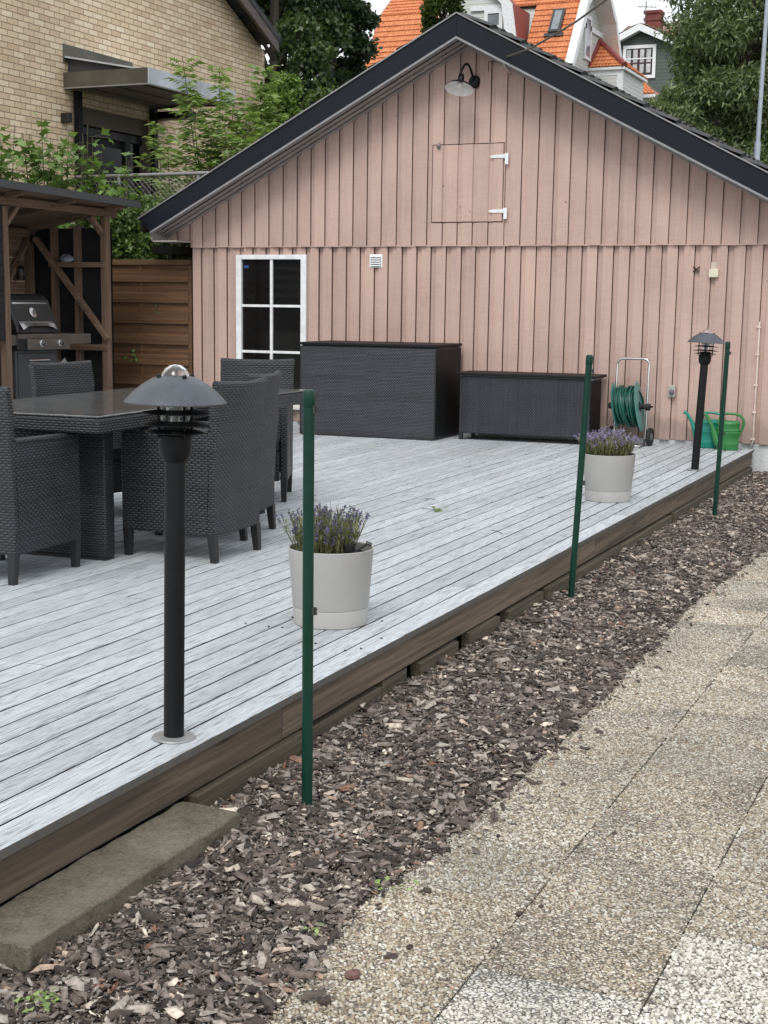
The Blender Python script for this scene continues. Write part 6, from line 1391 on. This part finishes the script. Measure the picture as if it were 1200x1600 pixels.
# bay with its little hipped roof
bx0, bz = ex, 7.60; q_ = P(919, 106, 'X', ex); by0 = q_.y; bz = q_.z - 0.08; q_ = P(976, 104, 'Y', by0); bx1 = q_.x; by1 = P(1012, 125, 'X', bx1).y
m = MB(); m.box(bx0 + 0.001, bx1 - 0.1, by0 + 0.1, by1 - 0.1, 3.4, bz); by_ = hb(m, 'bay', 'pale_lap_siding')
m = MB(); m.box(bx1 - 0.24, bx1 - 0.085, by0 + 0.085, by0 + 0.24, 3.4, bz); m.box(bx0 + 0.01, bx1 - 0.24, by0 + 0.085, by0 + 0.1, bz - 0.15, bz - 0.001); m.box(bx0, bx1, by0, by1, bz, bz + 0.07); m.build('corner_trim', 'white_paint', by_)
m = MB(); ap = P(938, 66, 'X', bx0 + 0.05); 
fl0, fr0, br0 = Vector((bx0, by0, bz + 0.08)), Vector((bx1, by0, bz + 0.08)), Vector((bx1, by1, bz + 0.08)); ap = P(938, 66, 'X', bx0 + 0.05); ap2 = Vector((ap.x, by1 - 0.5, ap.z))
print('BAY', bx0, bx1, by0, by1, bz, ap)
def tri_tiles(m, A_, B_, C_, p1=0.10, p2=0.205):
    """tiled triangle or trapezoid: eave A-B, top towards C"""
    U = (B_ - A_).normalized(); h_ = (C_ - A_) - U * (C_ - A_).dot(U); D_ = -h_.normalized(); lv = h_.length; lu = (B_ - A_).length; cu = (C_ - A_).dot(U)
    O_ = A_ + h_
    def ins(u, v): f_ = v / lv; return cu * (1 - f_) - 0.03 <= u <= cu + (lu - cu) * f_ + 0.03
    tiles(m, O_, U, D_, lu, lv, p1, p2, 0.018, 0.03, ins, per=4)
tri_tiles(m, fl0, fr0, ap); tri_tiles(m, fr0, br0, ap + Vector((0, 0.3, 0))); m.build('bay_roof', 'orange_tile', by_, fix=False)
m = MB(); m.slab([fl0 - Vector((0, 0, 0.03)), fr0 - Vector((0, 0, 0.03)), ap - Vector((0, 0, 0.03))], 0.03); m.slab([fr0 - Vector((0, 0, 0.03)), br0 - Vector((0, 0, 0.03)), ap2 - Vector((0, 0, 0.03)), ap - Vector((0, 0, 0.03))], 0.03); m.build('roof_lining', 'orange_tile', by_)
m = MB(); m.tube([ap, fr0 + Vector((0, 0, 0.03))], 0.09, 8); m.bar(fl0 + Vector((0.0, -0.02, 0.03)), ap + Vector((0, -0.02, 0.05)), 0.14, 0.08); m.build('hip_tiles', 'red_sheet', by_, True)
py_ = by1 + 0.35; A_, B_, T_ = P(978, 148, 'Y', py_), P(1024, 147, 'Y', py_), P(992, 128, 'Y', py_ + 1.4); pz = A_.z - 0.05
m = MB(); m.box(A_.x - 0.6, B_.x - 0.15, py_ + 0.1, py_ + 3.0, 3.4, pz); pc = hb(m, 'porch', 'pale_lap_siding')
m = MB(); C2_ = Vector((B_.x - 0.9, py_ + 1.4, T_.z)); tri_tiles(m, Vector((A_.x - 0.6, py_, pz + 0.05)), Vector((B_.x, py_, pz + 0.05)), Vector((A_.x + 0.2, py_ + 1.4, T_.z)), 0.10, 0.205)
m.add([(A_.x - 0.6, py_ + 0.02, pz + 0.04), (B_.x - 0.02, py_ + 0.02, pz + 0.04), (B_.x - 0.85, py_ + 1.38, T_.z - 0.03), (A_.x + 0.1, py_ + 1.38, T_.z - 0.03)], [(0, 1, 2, 3)]); m.add([(B_.x, py_, pz + 0.05), (B_.x, py_ + 3, pz + 0.05), (B_.x - 0.85, py_ + 1.6, T_.z), (B_.x - 0.85, py_ + 1.4, T_.z)], [(0, 1, 2, 3)]); m.build('porch_roof', 'orange_tile', pc, fix=False)
m = MB(); m.box(A_.x - 0.6, B_.x, py_ - 0.02, py_ + 0.06, pz - 0.07, pz + 0.035); m.build('gutter', 'white_paint', pc)

# green house behind
GY = 62.0; GH = thing('green_house', 'dark green boarded house with a red chimney beyond the white house', 'house', (-15, GY, 4)); go = Vector((15, -GY, -4))
pk = P(1000, 40, 'Y', GY); gr = P(1070, 69, 'Y', GY); glx = pk.x - (gr.x - pk.x) * 1.0; ev = gr.z
m = MB(); m.prism([(glx + 0.2, 4), (gr.x - 0.25, 4), (gr.x - 0.25, ev - 0.05), (pk.x, pk.z - 0.2), (glx + 0.2, ev - 0.05)], 'Y', GY + 0.3, GY + 8); m.build('wall', 'green_lap_siding', GH, loc=go)
m = MB()
for sx in (-1, 1):
    xe = glx if sx < 0 else gr.x
    m.add([(pk.x, GY - 0.1, pk.z + 0.08), (xe, GY - 0.1, ev + 0.05), (xe, GY - 0.1, ev - 0.22), (pk.x, GY - 0.1, pk.z - 0.2), (pk.x, GY + 0.25, pk.z + 0.08), (xe, GY + 0.25, ev + 0.05), (xe, GY + 0.25, ev - 0.22), (pk.x, GY + 0.25, pk.z - 0.2)], [(0, 1, 2, 3), (7, 6, 5, 4), (0, 4, 5, 1), (3, 2, 6, 7), (1, 5, 6, 2)])
m.build('bargeboard', 'white_paint', GH, loc=go)
m = MB(); slg = (pk.z - ev) / (gr.x - pk.x)
tiles(m, (pk.x, GY - 0.05, pk.z + 0.1), (0, 1, 0), (1, 0, -slg), 8.2, math.hypot(gr.x - pk.x, pk.z - ev) + 0.1, 0.25, 0.33, 0.03, 0.04, per=4); tiles(m, (pk.x, GY - 0.05, pk.z + 0.1), (0, 1, 0), (-1, 0, -slg), 8.2, math.hypot(gr.x - pk.x, pk.z - ev) + 0.1, 0.25, 0.33, 0.03, 0.04, per=4)
a = P(1034, 46, 'Y', GY + 7); b_ = P(1085, 44, 'Y', GY + 7)
m.slab([(a.x - 2, GY + 5, a.z - 0.9), (b_.x + 2.5, GY + 5, a.z - 0.9), (b_.x + 2.5, GY + 8.6, a.z + 0.55), (a.x - 2, GY + 8.6, a.z + 0.55)], 0.15)
m.build('roof', 'brown_tile', GH, loc=go, fix=False)
m = MB(); m.box(a.x - 2, b_.x + 2.3, GY + 5.3, GY + 11, 4, a.z - 0.9); m.build('rear_wing', 'green_lap_siding', GH, loc=go)
c0_ = P(1021, 46, 'Y', GY + 2.5); c1_ = P(1021, 18, 'Y', GY + 2.5); m = MB(); m.box(c0_.x - 0.33, c0_.x + 0.33, GY + 2.2, GY + 2.85, c0_.z - 0.8, c1_.z); m.box(c0_.x - 0.38, c0_.x + 0.38, GY + 2.15, GY + 2.9, c1_.z - 0.12, c1_.z); m.box(c0_.x - 0.37, c0_.x + 0.37, GY + 2.16, GY + 2.89, c1_.z - 0.42, c1_.z - 0.3); m.build('chimney', 'red_brick', GH, loc=go)
w_, (x0, x1, z0, z1) = facade_window(GH, go, 979, 1019, 77, 117, GY + 0.29, 0.13, bars=(1, 1), barmat='maroon_paint', glass='dark_glass')
m = MB()
for k in (0, 1, 2, 3): xx = x0 + (x1 - x0) * (0.02 + k * 0.25); m.box(xx, xx + (x1 - x0) * 0.16, GY + 0.245, GY + 0.252, z0 + 0.1, z1 - 0.05)
m.build('curtain', 'curtain', w_)
m = MB(); m.box(x0, x1, GY + 0.23, GY + 0.244, z0 + (z1 - z0) * 0.60, z0 + (z1 - z0) * 0.64); m.build('transom', 'white_paint', w_)
an = thing('tv_antenna', 'thin tv antenna standing beside the red chimney', 'antenna', P(1008, 45, 'Y', GY + 2)); z = P(1008, 2, 'Y', GY + 2).z - an.location.z
m = MB(); m.tube([(0, 0, -1.0), (0, 0, z)], 0.022, 6); m.build('mast', 'gas_grey', an)
m = MB(); m.tube([(-0.35, 0, z - 0.2), (0.45, 0, z - 0.28)], 0.015, 5)
for k in range(5): x = -0.3 + k * 0.17; m.tube([(x, -0.25, z - 0.2), (x, 0.25, z - 0.2)], 0.01, 4)
m.build('aerial', 'gas_grey', an)
# pale pole at the right edge, in front of the trees
p0, p1 = P(1182, 252, 'Y', 17.5), P(1199, 0, 'Y', 17.5)
FPo = thing('flagpole', 'slim pale grey pole rising behind the right roof slope', 'pole', (p0.x, 17.5, -0.25)); q0_ = Vector((-p0.x, -17.5, 0.25)); a, b_ = p0 + q0_, p1 + q0_; dd_ = (b_ - a)
m = MB(); m.tube([(a.x - dd_.x * 0.5, 0, 0), a], 0.045, 14); m.build('lower_sleeve', 'pole_grey', FPo, True)
m = MB(); m.tube([a + Vector((0, 0, 0.0)), a + dd_ * 0.12], 0.036, 14); m.tube([a + dd_ * 0.1, a + dd_ * 1.6], [0.026, 0.020], 14); m.build('shaft', 'pole_grey', FPo, True)
